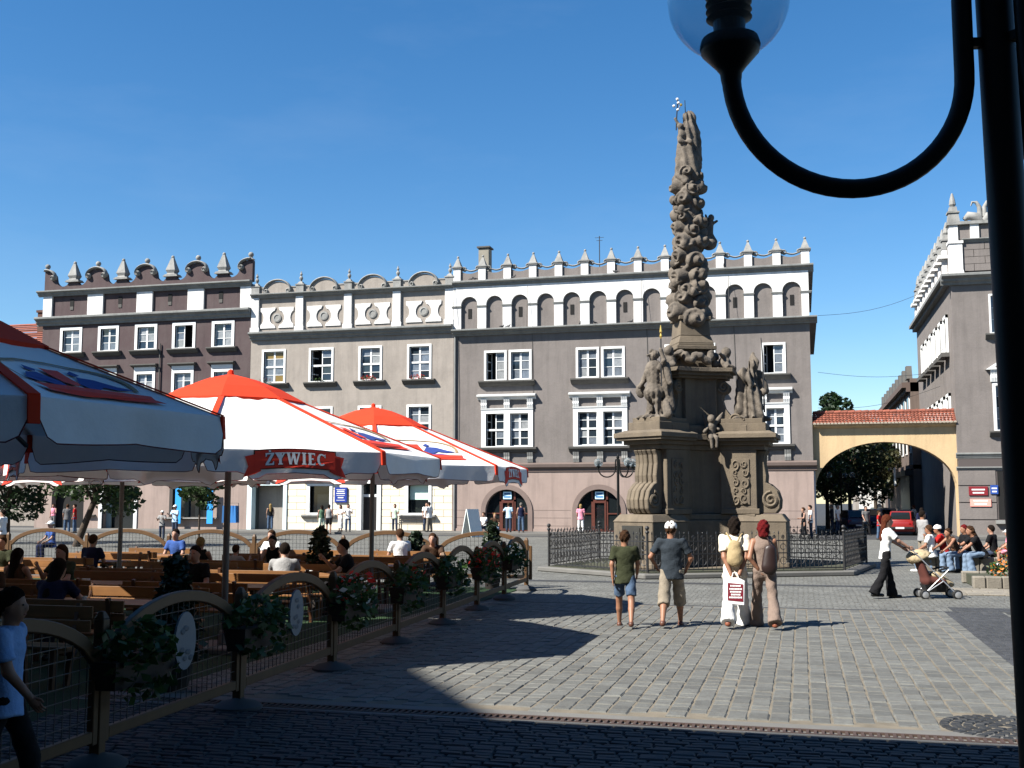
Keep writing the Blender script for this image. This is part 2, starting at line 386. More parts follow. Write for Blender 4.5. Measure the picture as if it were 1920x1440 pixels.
def win(house, x0, x1, z0, z1, rows=(0.36, 0.68), sur=0.14, cur=0.3, sill=True, transom=None, leaf_open=None, y=0.0, surround=True, mats=None):
    """white surround on the wall, recessed two-leaf sash with glazing bars; panes are set one by one"""
    i0, i1, j0, j1 = x0+sur, x1-sur, z0+0.06, z1-sur
    w = O('window', holed(rect(x0, x1, z0, z1), [rect(i0, i1, j0, j1)], y-0.05, y+0.12), WFRAME, house, bevel=0.012) if surround else O('window', MB().box(i0-.02, i1+.02, y+.11, y+.13, j0-.02, j0), WFRAME, house)
    fr = 0.06; xc = (i0+i1)/2; yy = y+0.15
    bars = MB(); cells = []
    lev = [j0+(j1-j0)*r for r in (0,)+tuple(rows)+(1,)]
    leaves = [(i0, xc), (xc, i1)] if i1-i0 > 0.6 else [(i0, i1)]
    for k, (a, b) in enumerate(leaves):
        if leaf_open == k: continue
        bars.merge(holed(rect(a, b, j0, j1), [rect(a+fr, b-fr, lev[q]+(fr if q == 0 else .018), lev[q+1]-(fr if q == len(lev)-2 else .018)) for q in range(len(lev)-1)], yy-0.03, yy+0.03))
        for q in range(len(lev)-1): cells.append((a+fr, b-fr, lev[q]+(fr if q == 0 else .018), lev[q+1]-(fr if q == len(lev)-2 else .018)))
    if transom:
        zt = j0+(j1-j0)*transom; bars.box(i0, i1, yy-0.06, yy-0.028, zt-0.06, zt+0.06)
    O('sash', bars, WFRAME, w)
    if leaf_open is not None:
        a, b = leaves[leaf_open]; ang = R(72) if leaf_open == 0 else R(-72); px = a if leaf_open == 0 else b
        lf = holed(rect(0, b-a, j0, j1), [rect(fr, b-a-fr, lev[q]+.03, lev[q+1]-.03) for q in range(len(lev)-1)], -.025, .025)
        if leaf_open == 1: lf.v = [(-p[0], p[1], p[2]) for p in lf.v]
        c, s_ = math.cos(ang), math.sin(ang)
        lf.v = [(px+p[0]*c-p[1]*s_, yy+abs(p[0]*s_)+p[1]*c, p[2]) for p in lf.v]
        O('open_leaf', lf, WFRAME, w)
    for a, b, c, d in cells:
        t = rng.uniform(-.012, .012); u = rng.uniform(-.012, .012)
        m = (rng.choice((GLASSB, GLASSB, GLASSC)) if rng.random() < cur+.25 else GLASS) if mats is None else rng.choice(mats)
        O('pane', MB().add([(a-.01, yy-t-u, c-.01), (b+.01, yy+t-u, c-.01), (b+.01, yy+t+u, d+.01), (a-.01, yy-t+u, d+.01)], [(0,1,2,3)]), m, w)
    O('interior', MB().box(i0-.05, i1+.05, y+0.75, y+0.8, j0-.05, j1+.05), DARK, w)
    if sill:
        sm = MB(); xprism(sm, [(y+.02, z0-.34), (y-.1, z0-.32), (y-.3, z0-.12), (y-.34, z0-.1), (y-.34, z0-.02), (y+.02, z0+.02)], x0-.26, x1+.26)
        O('sill', sm, SILL, w)
    return w, rect(i0, i1, j0, j1)
def bracket(m, xc, z0, z1, w=0.2, p=0.16, y=0.0):        # fluted console
    for k in (-1, 0, 1):
        xprism(m, [(y+.02, z0), (y-p*.45, z0), (y-p*.75, z0+(z1-z0)*.35), (y-p*.6, z0+(z1-z0)*.6), (y-p, z1), (y+.02, z1)], xc+k*w*.36-w*.15, xc+k*w*.36+w*.15)
    m.box(xc-w*.5, xc+w*.5, y-p*.4, y+.02, z0+.02, z1)
def spiral(cx, cz, r, a0, turns, y, n=18, shrink=0.25, dirn=1):
    return [(cx+(r*(1-(1-shrink)*i/n))*math.cos(a0+dirn*2*math.pi*turns*i/n), y, cz+(r*(1-(1-shrink)*i/n))*math.sin(a0+dirn*2*math.pi*turns*i/n)) for i in range(n+1)]
def house(name, label, x0, x1, depth, h):
    t = T(name, label, 'building', (0.7+(x0+x1)/2, FY, 0), org=((x0+x1)/2, 0, 0))
    return t
def body(t, x0, x1, depth, h, mtl):
    O('rear_wall', MB().box(x0+.02, x1-.02, 0.9, depth, 0, h), mtl, t)

# ---- big grey-brown house with the white arcaded attic
BX0, BX1 = -22.3, 0.0
big = house('arcaded_house', 'large grey-brown house with white blind arcade under the pinnacled parapet', BX0, BX1, 14, 13)
body(big, BX0, BX1, 16, 15.6, GREY)
holes = []
def add_w(t, *a, **k):
    w, h = win(t, *a, **k); holes.append(h); return w
for a, b in ((-20.22, -17.09), (-14.23, -11.14), (-8.67, -5.58)):
    mid = (a+b)/2
    add_w(big, a, mid-.07, 9.66, 11.61, sill=False, cur=0.55, leaf_open=0 if a < -20 else None); add_w(big, mid+.07, b, 9.66, 11.61, sill=False, cur=0.55)
    sm = MB(); xprism(sm, [(.02, 9.3), (-.1, 9.32), (-.34, 9.52), (-.4, 9.55), (-.4, 9.64), (.02, 9.66)], a-.3, b+.24); O('sill', sm, SILL, big)
add_w(big, -2.86, -1.43, 9.63, 11.51, leaf_open=0, cur=0.7)
for a, b in ((-20.39, -17.0), (-14.42, -11.02), (-8.72, -5.3), (-2.94, -1.29)):
    prs = [(a, (a+b)/2+.06), ((a+b)/2-.06, b)] if b-a > 2 else [(a, b)]
    o_ = holed(rect(a, b, 5.41, 7.8), [rect(p+.3-(.04 if k else 0), q-.3+(.04 if k == 0 and len(prs) > 1 else 0), 5.47, 7.55) for k, (p, q) in enumerate(prs)], -.08, .14)
    wgrp = O('window', o_, WFRAME, big, bevel=.012)
    for k, (p, q) in enumerate(prs):
        p2, q2 = p+.3-(.04 if k else 0), q-.3+(.04 if k == 0 and len(prs) > 1 else 0)
        w_, h_ = win(big, p2-.001, q2+.001, 5.47-.06, 7.55, rows=(.25, .5, .76), sur=0.001, sill=False, transom=.5, surround=False, cur=.25, leaf_open=0 if (a < -20 and k == 0) else None)
        holes.append(h_)
    d = MB(); xprism(d, [(.02, 8.42), (-.1, 8.45), (-.16, 8.55), (-.36, 8.63), (-.38, 8.74), (.02, 8.8)], a-.24, b+.2); O('lintel', d, WFRAME, wgrp)
    xprism(d2 := MB(), [(.02, 7.8), (-.12, 7.8), (-.14, 7.88), (.02, 7.9)], a-.02, b+.02); O('head_mould', d2, WFRAME, wgrp)
    xprism(d2 := MB(), [(.02, 5.05), (-.14, 5.08), (-.2, 5.2), (-.34, 5.26), (-.36, 5.38), (.02, 5.42)], a-.26, b+.26); O('sill', d2, SILL, wgrp)
    for xc in ([a+.18, (a+b)/2, b-.18] if b-a > 2 else [a+.16, b-.16]):
        br = MB(); bracket(br, xc, 7.9, 8.45, .36, .24); O('bracket', br, WFRAME, wgrp)
        br = MB(); bracket(br, xc, 4.42, 5.06, .36, .22); O('bracket', br, TRIM, wgrp)
O('upper_wall', holed(rect(BX0, BX1, 4.3, 12.7), holes, 0.0, 0.4), GREY, big)
O('side_wall', MB().box(BX1-.4, BX1+.003, .4, 16, 0, 12.7), GREY, big)
xprism(m := MB(), [(.05, 3.8), (-.08, 3.84), (-.1, 4.02), (-.24, 4.12), (-.27, 4.3), (-.2, 4.38), (.05, 4.42)], BX0, BX1+.2); O('string_course', m, mat('brown_string', (.2,.15,.13), .85, var=.3, scale=2), big)
arches = [(-18.72, 1.38), (-12.83, 1.38), (-6.9, 1.38)]
O('ground_floor_wall', holed(rect(BX0, BX1, 0.0, 3.84), [arch(x, w, .001 if False else .02, 1.36, 1.38) for x, w in arches], -.03, 0.45), PINK, big)
for z in (.48, .97, 1.44):
    g = MB(); 
    for a, b in ((BX0+.05, -20.5), (-16.95, -14.6), (-11.05, -8.7), (-5.1, -.02)): g.box(a, b, -.036, -.02, z-.012, z+.012)
    O('groove', g, mat('joint_shadow', (.2,.15,.13), .9), big)
GLOSSD = mat('shop_glass', (.015,.02,.022), .05, spec=.6)
for k, (x, w) in enumerate(arches):
    ring = [(x+(w+.3)*math.cos(math.pi*i/20), 1.36+(w+.3)*math.sin(math.pi*i/20)) for i in range(21)]
    O('arch_surround', holed([(x+w+.3, .02)]+ring+[(x-w-.3, .02)], [[(x+w, .021)]+[(x+w*math.cos(math.pi*i/20), 1.36+w*math.sin(math.pi*i/20)) for i in range(21)]+[(x-w, .021)]], -.1, .0), mat('portal_stone', (.27,.2,.175), .85, var=.3, scale=2), big)
    d = O('portal', MB().box(x-.52, x-.4, .2, .32, .02, 2.62).box(x+.4, x+.52, .2, .32, .02, 2.62).box(x-.52, x+.52, .2, .32, 1.98, 2.1).box(x-1.36, x-.52, .2, .3, 1.2, 1.28).box(x+.52, x+1.36, .2, .3, 1.2, 1.28).box(x-1.36, x+1.36, .2, .3, .02, .2), WOODD, big)
    O('glazing', MB().prism(arch(x, w+.05, .03, 1.36, 1.38), .26, .27), GLOSSD, d)
    O('door_leaf', holed(rect(x-.4, x+.4, .04, 1.98), [rect(x-.3, x+.3, .3, 1.9)], .16, .24), WOODD, d)
    if k < 2:
        s_ = O('shop_sign', MB().box(x-.27, x+.27, .13, .16, 2.14, 2.6), mat('pale_blue_sign', (.45,.7,.85), .5), d)
        O('sign_band', MB().box(x-.2, x+.2, .115, .128, 2.42, 2.52).box(x-.22, x+.22, .115, .128, 2.24, 2.32), mat('blue_print', (.04,.2,.5), .5), s_)
O('plinth', MB().box(BX0, -20.4, -.08, .0, 0.02, .3).box(-17, -14.5, -.08, 0, .02, .3).box(-11.1, -8.6, -.08, 0, .02, .3).box(-5.2, BX1-.001, -.08, 0, .02, .3), PINK, big)
xprism(m := MB(), corn_prof(12.6, 13.0, .55), BX0, BX1+.45); m.box(BX1-.1, BX1+.42, -.05, 16, 12.72, 12.98); O('lower_cornice', m, CORN, big)
step = 1.685; pier_x = [-22.05+step*k for k in range(14)]; ac = [-21.2+step*k for k in range(13)]
O('attic_wall', MB().box(BX0, BX1-.02, .06, .9, 13.0, 15.8), GREY, big)
O('attic_side', MB().box(BX1-.5, BX1-.01, .9, 16, 12.98, 15.8), GREY, big)
O('white_arcade', holed(rect(BX0, BX1, 13.0, 15.8), [arch(x, .555, 13.01, 14.6, .555) for x in ac], -.14, .08), WHITE, big)
for k, x in enumerate(pier_x):
    O('impost', MB().box(x-.34, x+.34, -.2, .05, 14.5, 14.56).box(x-.31, x+.31, -.18, .05, 14.44, 14.5), CORN, big)
for k in range(0, 13, 2):
    O('slit_window', MB().box(ac[k]-.12, ac[k]+.12, .035, .07, 13.75, 14.38), DARK, big)
xprism(m := MB(), corn_prof(15.72, 16.18, .42), BX0, BX1+.32); m.box(BX1-.1, BX1+.3, -.05, 16, 15.86, 16.16); O('upper_cornice', m, CORN, big)
for k in range(13):
    a, b = pier_x[k]+.24, pier_x[k+1]-.24; L = b-a
    top = [(a+L*i/12, 16.86-.17*math.sin(math.pi*i/12)+.0*i) for i in range(13)]
    O('parapet_panel', MB().prism([(a, 16.14), (b, 16.14)]+top[::-1], .02, .26), GREY, big)
    pth = spiral(a+.2, 17.0, .17, R(200), -1.35, .1, 16, .3)[::-1]+[(a+.2+(L-.36)*i/8+.05, .1, 17.05-.12*math.sin(math.pi*i/8)-.04*i/8-.03) for i in range(1, 8)]+spiral(b-.15, 17.06, .11, R(250), 1.2, .1, 12, .35)
    O('scroll', MB().tube(pth, .05, 6, flat=(2.2, 1)), TRIM, big, smooth=True)
for x in pier_x:
    p = MB().box(x-.24, x+.24, -.1, .38, 16.16, 17.02)
    O('parapet_pier', p, WHITE, big)
    q = MB().box(x-.3, x+.3, -.16, .44, 17.02, 17.1).box(x-.34, x+.34, -.2, .48, 17.1, 17.17).taper(x, .14, 17.17, 17.76, .26, .26, .05, .05).ball((x, .14, 17.83), .085)
    O('pinnacle', q, TRIM, big)
for k in range(9):                                       # parapet along the street side
    yy = 1.4+k*1.7; O('parapet_pier', MB().box(BX1-.42, BX1+.1, yy-.24, yy+.24, 16.16, 17.05).taper(BX1-.16, yy, 17.05, 17.75, .28, .28, .05, .05), TRIM, big)
ch = MB().box(-21.35, -20.65, 2.5, 3.3, 15.8, 18.9); O('chimney', ch, mat('chimney_render', (.4,.37,.3), .9, var=.4, scale=2), big)
O('chimney_cap', MB().box(-21.45, -20.55, 2.4, 3.4, 18.95, 19.05), SILL, big)
cb = MB()
for x_, z0_ in ((-21.9, 4.4), (-17.0, 4.6), (-9.7, 4.5), (-4.4, 4.5)): O('facade_cable', MB().tube([(x_, -.03, z0_), (x_+.03, -.03, 8.5), (x_-.05, -.03, 12.6), (x_-.3, -.5, 12.95), (x_-.3, -.2, 15.7)], .014, 4), SILL, big)
O('downpipe', MB().tube([(-22.15, -.1, .2), (-22.15, -.1, 12.6)], .06, 8), CORN, big)
tv = MB().tube([(-13.2, 3, 15.8), (-13.2, 3, 19.4)], .03, 6).tube([(-13.5, 3, 19.3), (-12.9, 3, 19.3)], .015, 5).tube([(-13.4, 3, 19.1), (-13, 3, 19.1)], .015, 5); O('aerial', tv, IRON, big)

# ---- cream house
CX0, CX1 = -36.72, -22.3
cr = house('cream_house', 'beige house with white hourglass panels and round gables, between maroon and arcaded houses', CX0, CX1, 12, 13)
body(cr, CX0, CX1, 14, 15.6, BEIGE)
holes = []
cx = [(-35.86, -34.11), (-32.41, -30.64), (-28.85, -27.2), (-25.45, -23.78)]
for k, (a, b) in enumerate(cx):
    add_w(cr, a, b, 9.9, 12.2, rows=(.24, .48, .76), transom=.5, cur=.3, mats=[mat('warm_lit_blind', (.32,.22,.07), .3), GLASSB] if k == 0 else None, leaf_open=(None, 0, None, None)[k])
    add_w(cr, a, b, 5.9, 8.25, rows=(.24, .48, .76), transom=.5, cur=.3)
O('upper_wall', holed(rect(CX0, CX1, 3.4, 12.95), holes, .002, .4), BEIGE, cr)
gf = [rect(-36.5, -33.96, .02, 3.2), rect(-32.15, -30.75, 1.15, 3.0), rect(-28.55, -27.4, .02, 3.2), rect(-25.28, -23.9, 1.15, 3.05)]
O('ground_floor_wall', holed(rect(CX0, CX1, 0, 3.42), gf, .01, .45), CREAMJ, cr)
outer = [(-36.6, -33.86, 0, 3.3), (-32.32, -30.58, 1.0, 3.14), (-28.78, -27.2, 0, 3.4), (-25.45, -23.73, 1.0, 3.22)]
zz = .14; row = 0
while zz < 3.3:
    z1 = min(zz+.44, 3.42); xs = CX0+.02+(0 if row % 2 else -.6)
    while xs < CX1-.02:
        a, b = max(xs, CX0+.02), min(xs+1.2, CX1-.02); segs = [(a, b)]
        for o0, o1, p0, p1 in outer:
            if z1-.05 > p0 and zz+.05 < p1:
                segs = [q for s0, s1 in segs for q in ((s0, min(s1, o0)), (max(s0, o1), s1)) if q[1]-q[0] > .08]
        for s0, s1 in segs: O('stone_block', MB().box(s0+.012, s1-.012, -.02, .03, zz+.012, z1-.012), CREAMB, cr)
        xs += 1.2
    zz += .44; row += 1
O('plinth', MB().box(-33.8, -28.8, -.06, .02, .02, .15).box(-27.15, CX1-.01, -.06, .02, .02, .15), TRIM, cr)
xprism(m := MB(), [(.03, 3.36), (-.1, 3.4), (-.2, 3.5), (-.2, 3.58), (.03, 3.62)], CX0, CX1-.002); O('string_course', m, TRIM, cr)
for (a, b, c, d), deep in zip(gf and [(-32.15, -30.75, 1.15, 3.0), (-25.28, -23.9, 1.15, 3.05)], (0, 1)):
    w_ = O('window', holed(rect(a-.2, b+.2, c-.02, d+.16), [rect(a, b, c+.1, d)], -.08, .35), WFRAME, cr)
    O('pane', MB().box(a, b, .28, .3, c, d), GLOSSD, w_)
    if deep: O('blind', MB().box(a+.02, b-.02, .25, .27, c+.95, d), mat('green_white_blind', (.45,.6,.52), .6), w_)
    xprism(m := MB(), [(.03, c-.3), (-.12, c-.28), (-.3, c-.12), (-.3, c-.03), (.03, c)], a-.5, b+.5); O('sill', m, TRIM, w_)
    xprism(m := MB(), [(.03, d+.2), (-.1, d+.22), (-.3, d+.3), (-.3, d+.36), (.03, d+.4)], a-.4, b+.4); O('lintel', m, TRIM, w_)
d = O('doorway', holed([(-28.8, .02), (-27.15, .02), (-27.15, 3.42), (-28.8, 3.42)], [rect(-28.5, -27.42, .021, 3.15)], -.1, .4), WFRAME, cr)
O('door_leaf', MB().box(-28.5, -27.42, .3, .36, .03, 2.28), mat('dark_door', (.02,.014,.012), .5), d); O('fanlight', MB().box(-28.5, -27.42, .32, .34, 2.45, 3.15), GLOSSD, d); O('transom', MB().box(-28.5, -27.42, .26, .36, 2.28, 2.45), WFRAME, d)
p = O('passage', holed(rect(-36.68, -33.8, .02, 3.36), [rect(-36.35, -34.05, .021, 3.05)], -.1, .5), mat('pale_blue_surround', (.55,.66,.68), .7), cr)
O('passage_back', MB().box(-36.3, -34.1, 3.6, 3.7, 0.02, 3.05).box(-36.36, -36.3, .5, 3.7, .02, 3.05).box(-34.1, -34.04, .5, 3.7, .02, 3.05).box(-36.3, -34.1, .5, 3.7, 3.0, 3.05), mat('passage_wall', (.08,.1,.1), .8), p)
bs = O('notice_board', MB().box(-30.35, -29.5, -.14, -.02, 1.93, 2.9), mat('blue_enamel', (.02,.055,.38), .4), cr)
for k, (w, z, h) in enumerate(((.3, 2.74, .035), (.26, 2.62, .06), (.3, 2.48, .06), (.28, 2.36, .03), (.2, 2.2, .07), (.3, 2.05, .03))): O('lettering', MB().box(-29.92-w, -29.92+w, -.15, -.142, z, z+h), WFRAME, bs)
xprism(m := MB(), corn_prof(12.85, 13.38, .5), CX0, CX1); O('lower_cornice', m, CORN, cr)
O('attic_wall', MB().box(CX0, CX1-.02, .04, .9, 13.36, 15.8), BEIGE, cr)
cp = [-36.42, -33.15, -29.65, -26.2, -22.58]
for x in cp: O('pilaster', MB().box(x-.27, x+.27, -.12, .05, 13.38, 15.76).box(x-.33, x+.33, -.17, .05, 13.38, 13.72), WHITE, cr)
gc = [-34.82, -31.4, -27.92, -24.35]
for x in gc:
    for sg in (-1, 1):
        pts = []
        for i in range(9):                                # inner bite around the round medallion
            a = R(-48+96*i/8); pts.append((.5*math.cos(a)-.02, 14.36+.58*math.sin(a)))
        inner = [(.1, 13.66)]+[(.12+.42*math.cos(R(-80+160*i/10)), 14.36+.5*math.sin(R(-80+160*i/10))) for i in range(11)]+[(.1, 15.06)]
        outr = [(1.22, 15.06)]+[(1.22-.34*math.cos(R(70-140*i/8))+.1, 14.36+.48*math.sin(R(70-140*i/8))) for i in range(9)]+[(1.22, 13.66)]
        O('white_panel', MB().prism([(x+sg*q[0], q[1]) for q in inner+outr], -.03, .045), WHITE, cr)
    O('oculus', MB().lathe([(.17, 0), (.3, 0), (.3, .06), (.2, .08), (.17, .04)], (x, .04, 14.36), 16, Matrix.Rotation(R(90), 4, 'X')), TRIM, cr)
    O('oculus_hole', MB().lathe([(.17, 0), (.17, .03)], (x, .04, 14.36), 16, Matrix.Rotation(R(90), 4, 'X')), DARK, cr)
xprism(m := MB(), corn_prof(15.72, 16.02, .36), CX0, CX1); O('upper_cornice', m, CORN, cr)
O('parapet', MB().box(CX0, CX1, .04, .3, 16.0, 16.42), BEIGE, cr); O('parapet_coping', MB().box(CX0, CX1, 0, .34, 16.42, 16.5), TRIM, cr)
for x in gc:
    O('gable', MB().prism([(x-1.0, 16.03)]+[(x-1.0*math.cos(math.pi*i/14), 16.05+.8*math.sin(math.pi*i/14)) for i in range(15)]+[(x+1.0, 16.03)], -.06, .36), BEIGE, cr)
    pth = spiral(x-.82, 16.2, .16, R(180), 1.25, -.05, 12, .35)[::-1]+[(x-1.03*math.cos(math.pi*i/16), -.05, 16.07+.88*math.sin(math.pi*i/16)) for i in range(1, 16)]+spiral(x+.82, 16.2, .16, R(0), -1.25, -.05, 12, .35)
    O('gable_scroll', MB().tube(pth, .075, 6, flat=(2.0, 1)), TRIM, cr, smooth=True)
for x in cp:
    f = MB().box(x-.27, x+.27, -.1, .34, 16.02, 16.52).box(x-.32, x+.32, -.14, .38, 16.52, 16.6).taper(x, .12, 16.6, 16.78, .22, .22, .1, .1).lathe([(.08, 16.75), (.06, 16.82), (.13, 16.98), (.13, 17.06), (.05, 17.18), (.09, 17.24), (.1, 17.3), (.05, 17.38), (.02, 17.5)], (x, .12, 0), 8)
    O('finial', f, TRIM, cr)
# flower boxes on the second floor
LEAF = leafmat('geranium_leaf', (.06,.13,.03)); RED = leafmat('red_blossom', (.62,.03,.02)); ORANGE = leafmat('orange_blossom', (.75,.2,.01)); PURP = leafmat('purple_blossom', (.25,.03,.09)); WHIB = leafmat('white_blossom', (.75,.75,.7))
def leafcloud(n, c, r, size, rng, shape=None, flat=0.0):
    m = MB()
    for _ in range(n):
        while True:
            p = Vector((rng.uniform(-1,1), rng.uniform(-1,1), rng.uniform(-1,1)))
            if p.length <= 1: break
        p = p.normalized()*(p.length**0.6)
        q = Vector((c[0]+p.x*r[0], c[1]+p.y*r[1], c[2]+p.z*r[2]))
        d1 = Vector((rng.gauss(0,1), rng.gauss(0,1), rng.gauss(0,.6))).normalized(); d2 = d1.cross(Vector((rng.gauss(0,1), rng.gauss(0,1), rng.gauss(0,1)))).normalized()
        s_ = size*rng.uniform(.35, 1.5)
        m.add([q-d1*s_, q+d2*s_*.55, q+d1*s_, q-d2*s_*.55], [(0,1,2,3)])
    return m
def flowers(name, label, loc, r, cols, group=None, n=130, sz=.05, org=None, leaf=None):
    t = T(name, label, 'flowers', loc, group=group)
    O('leaves', leafcloud(n, (0,0,0), r, sz, rng), leaf or LEAF, t)
    for cmat, k in cols: O('blossoms', leafcloud(k, (0,-r[1]*.25,r[2]*.25), r, sz*.7, rng), cmat, t)
    return t
for k, (c, nm) in enumerate(((PURP, 'dark red trailing flowers on the leftmost sill of the beige house'), (LEAF, 'sparse green plants on the second sill of the beige house'), (RED, 'bright red geraniums on the third sill of the beige house'), (RED, 'bright red geraniums on the rightmost sill of the beige house'))):
    a, b = cx[k]; xx = .7+(a+b)/2+(-.5 if k == 0 else -.05)
    t = flowers('window_flowers', nm, (xx, FY-.22, 9.98-(.12 if k == 0 else 0)), (.55, .14, .2 if k else .36), [(c, 110 if k != 1 else 10)], 'flowers on the window sills', 90 if k != 1 else 40, .06)

# ---- maroon house
MX0, MX1 = -53.2, -36.74
ma = house('maroon_house', 'maroon house with scrolled swallowtail parapet at the left end of the row', MX0, MX1, 12, 15)
body(ma, MX0, MX1, 14, 16.6, MAROON); O('side_wall', MB().box(MX0+.002, MX0+.4, .4, 14, 0, 16.6), MAROON, ma)
holes = []
mw = [(-51.71, -49.92), (-48.62, -46.96), (-45.67, -43.92), (-42.73, -40.94), (-39.69, -37.98)]
for a, b in mw:
    add_w(ma, a, b, 12.5, 14.32, sur=.2, cur=.25, leaf_open=1 if a > -43 and a < -42 else None)
    w = add_w(ma, a+.05, b-.05, 8.5, 11.0, sur=.2, cur=.25, rows=(.25,.5,.76))
    O('lintel_panel', MB().box(a+.05, b-.05, -.06, .01, 11.02, 11.3), WFRAME, w)
    xprism(m := MB(), [(.02, 11.28), (-.12, 11.3), (-.34, 11.4), (-.34, 11.48), (.02, 11.52)], a-.14, b+.14); O('lintel', m, SILL, w)
    add_w(ma, a+.05, b-.05, 5.2, 7.4, sur=.2, cur=.25, rows=(.25,.5,.76))
O('upper_wall', holed(rect(MX0, MX1, 4.35, 14.6), holes, 0, .4), MAROON, ma)
O('ground_floor_wall', holed(rect(MX0, MX1, 0, 4.36), [arch(-50.55, 1.3, .02, 2.35, 1.3), arch(-46.5, 1.25, .02, 1.95, 1.25), rect(-42.4, -39.5, .9, 3.25)], -.02, .45), PINK, ma)
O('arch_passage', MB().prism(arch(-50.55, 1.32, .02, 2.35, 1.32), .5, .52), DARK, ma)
a1 = O('arch_surround', holed(arch(-46.5, 1.5, .02, 1.95, 1.5), [arch(-46.5, 1.25, .021, 1.95, 1.25)], -.1, .1), WFRAME, ma)
O('arch_reveal', holed(arch(-46.5, 1.27, .02, 1.95, 1.27), [arch(-46.5, .9, .021, 1.95, .9)], .46, .6), mat('pale_blue_reveal', (.35,.45,.46), .7), a1)
O('glazing', MB().prism(arch(-46.5, 1.2, .03, 1.95, 1.2), .7, .72), GLOSSD, a1)
sw = O('shop_window', holed(rect(-42.55, -39.35, .75, 3.4), [rect(-42.3, -39.6, .95, 3.2)], -.05, .2), mat('dark_frame', (.05,.045,.04), .6), ma)
O('pane', MB().box(-42.3, -39.6, .15, .17, .95, 3.2), GLOSSD, sw); O('shelf', MB().box(-43.2, -38.8, -.4, -.05, .82, .9), TRIM, sw)
for k, xx in enumerate((-41.6, -39.2)): O('hanging_banner', MB().box(xx-.22, xx+.22, -.5, -.45, .5, 2.9), mat('bright_blue_banner', (.02,.25,.6), .5), sw)
O('wall_tablet', MB().box(-49.0, -48.2, -.08, -.02, 2.5, 3.05), TRIM, ma)
xprism(m := MB(), [(0, .95), (-.25, .97), (-.28, 1.05), (0, 1.08)], -48.9, -48.25); O('wall_shelf', m, SILL, ma)
xprism(m := MB(), corn_prof(14.48, 15.1, .5), MX0-.4, MX1); O('lower_cornice', m, CORN, ma)
O('frieze_wall', MB().box(MX0+.02, MX1-.02, .08, .9, 15.08, 16.8), MAROON, ma)
crest = [-53.1, -48.93, -44.98, -40.98, -36.95]; pin = [-50.85, -46.9, -42.98, -39.0]
for k, x in enumerate(crest): O('white_pier', MB().box(max(x-.62, MX0), min(x+.62, MX1), -.08, .1, 15.1, 16.72), WHITE, ma)
for x in (-50.92, -47.0, -43.05, -39.12):
    O('slit_window', MB().box(x-.15, x+.15, .05, .09, 15.85, 16.38), DARK, ma); O('slit_sill', MB().box(x-.13, x+.13, .04, .1, 15.6, 15.84), SILL, ma)
xprism(m := MB(), corn_prof(16.62, 17.02, .4), MX0-.4, MX1); O('upper_cornice', m, CORN, ma)
prof = []; lim0, lim1 = MX0, MX1
for i in range(400):
    x = lim0+(lim1-lim0)*i/399
    dc = min(abs(x-c) for c in crest); dp = min(abs(x-c) for c in pin); per = 1.98
    if dc < .78: z = 17.95+.5*math.sqrt(max(0, 1-(dc/.78)**2))
    elif dc < 1.45: t = (dc-.78)/.67; z = 17.32+.55*(1-math.sqrt(max(0, 1-(1-t)**2)))
    elif dp < .34: z = 17.62
    else: t = min(1, (dp-.34)/.4); z = 17.32+.28*(1-t)**2
    prof.append((x, z))
prof = [p for i, p in enumerate(prof) if i % 2 == 0 or i == 399]
O('parapet', MB().prism([(lim0, 16.98)]+[(lim1, 16.98)]+prof[::-1], .0, .35), MAROON, ma)
for k, x in enumerate(crest):
    pth = []
    if k > 0: pth += spiral(x-.62, 17.98, .17, R(175), 1.4, -.03, 14, .3)[::-1]
    a0, a1_ = (180 if k > 0 else 95), (0 if k < 4 else 85)
    pth += [(x+.8*math.cos(R(a0+(a1_-a0)*i/14)), -.03, 18.0+.56*math.sin(R(a0+(a1_-a0)*i/14))) for i in range(15)]
    if k < 4: pth += spiral(x+.62, 17.98, .17, R(5), -1.4, -.03, 14, .3)
    sc = O('crest_scroll', MB().tube(pth, .085, 6, flat=(2.4, 1)), TRIM, ma, smooth=True)
    O('crest_ball', MB().lathe([(.3, 18.5), (.2, 18.58), (.12, 18.66), (.1, 18.7)], (x, .15, 0), 10).ball((x, .15, 18.86), .19), TRIM, ma, smooth=True)
for x in pin:
    O('pinnacle', MB().box(x-.55, x+.55, -.18, .5, 17.6, 17.68).box(x-.48, x+.48, -.14, .46, 17.68, 17.76).taper(x, .16, 17.76, 17.86, .34, .28, .26, .24).taper(x, .16, 17.86, 18.06, .26, .24, .36, .32).taper(x, .16, 18.06, 18.95, .36, .32, .09, .09).ball((x, .16, 19.02), .12), TRIM, ma)
O('drainpipe', MB().tube([(-43.6, -.1, 4.4), (-43.6, -.1, 12.9)], .05, 6), SILL, ma)

# ---- red-roofed house seen behind the maroon one
rr = T('red_roofed_house', 'red tiled roof with chimneys rising behind the maroon house', 'building', (-62.5, 84, 0), org=None)
O('wall', MB().box(-9, 8.5, -6, 6, 0, 13.2), BEIGE, rr)
for s_ in (-1, 1):
    for k in range(22):
        f0, f1 = k/22, (k+1)/22
        O('tile_course', MB().add([(-9.4+3*f0, s_*6.4*(1-f0), 13.0+4.6*f0+.06), (8.9-3*f0, s_*6.4*(1-f0), 13.0+4.6*f0+.06), (8.9-3*f1, s_*6.4*(1-f1), 13.0+4.6*f1), (-9.4+3*f1, s_*6.4*(1-f1), 13+4.6*f1)], [(0,1,2,3) if s_ < 0 else (3,2,1,0)]), ROOFT, rr)
    O('roof_hip', MB().add([(s_*9.1-.2, -6.4, 13.05), (s_*9.1-.2, 6.4, 13.05), (s_*6.1-.2, 0, 17.6)], [(0,1,2)]), ROOFT, rr)
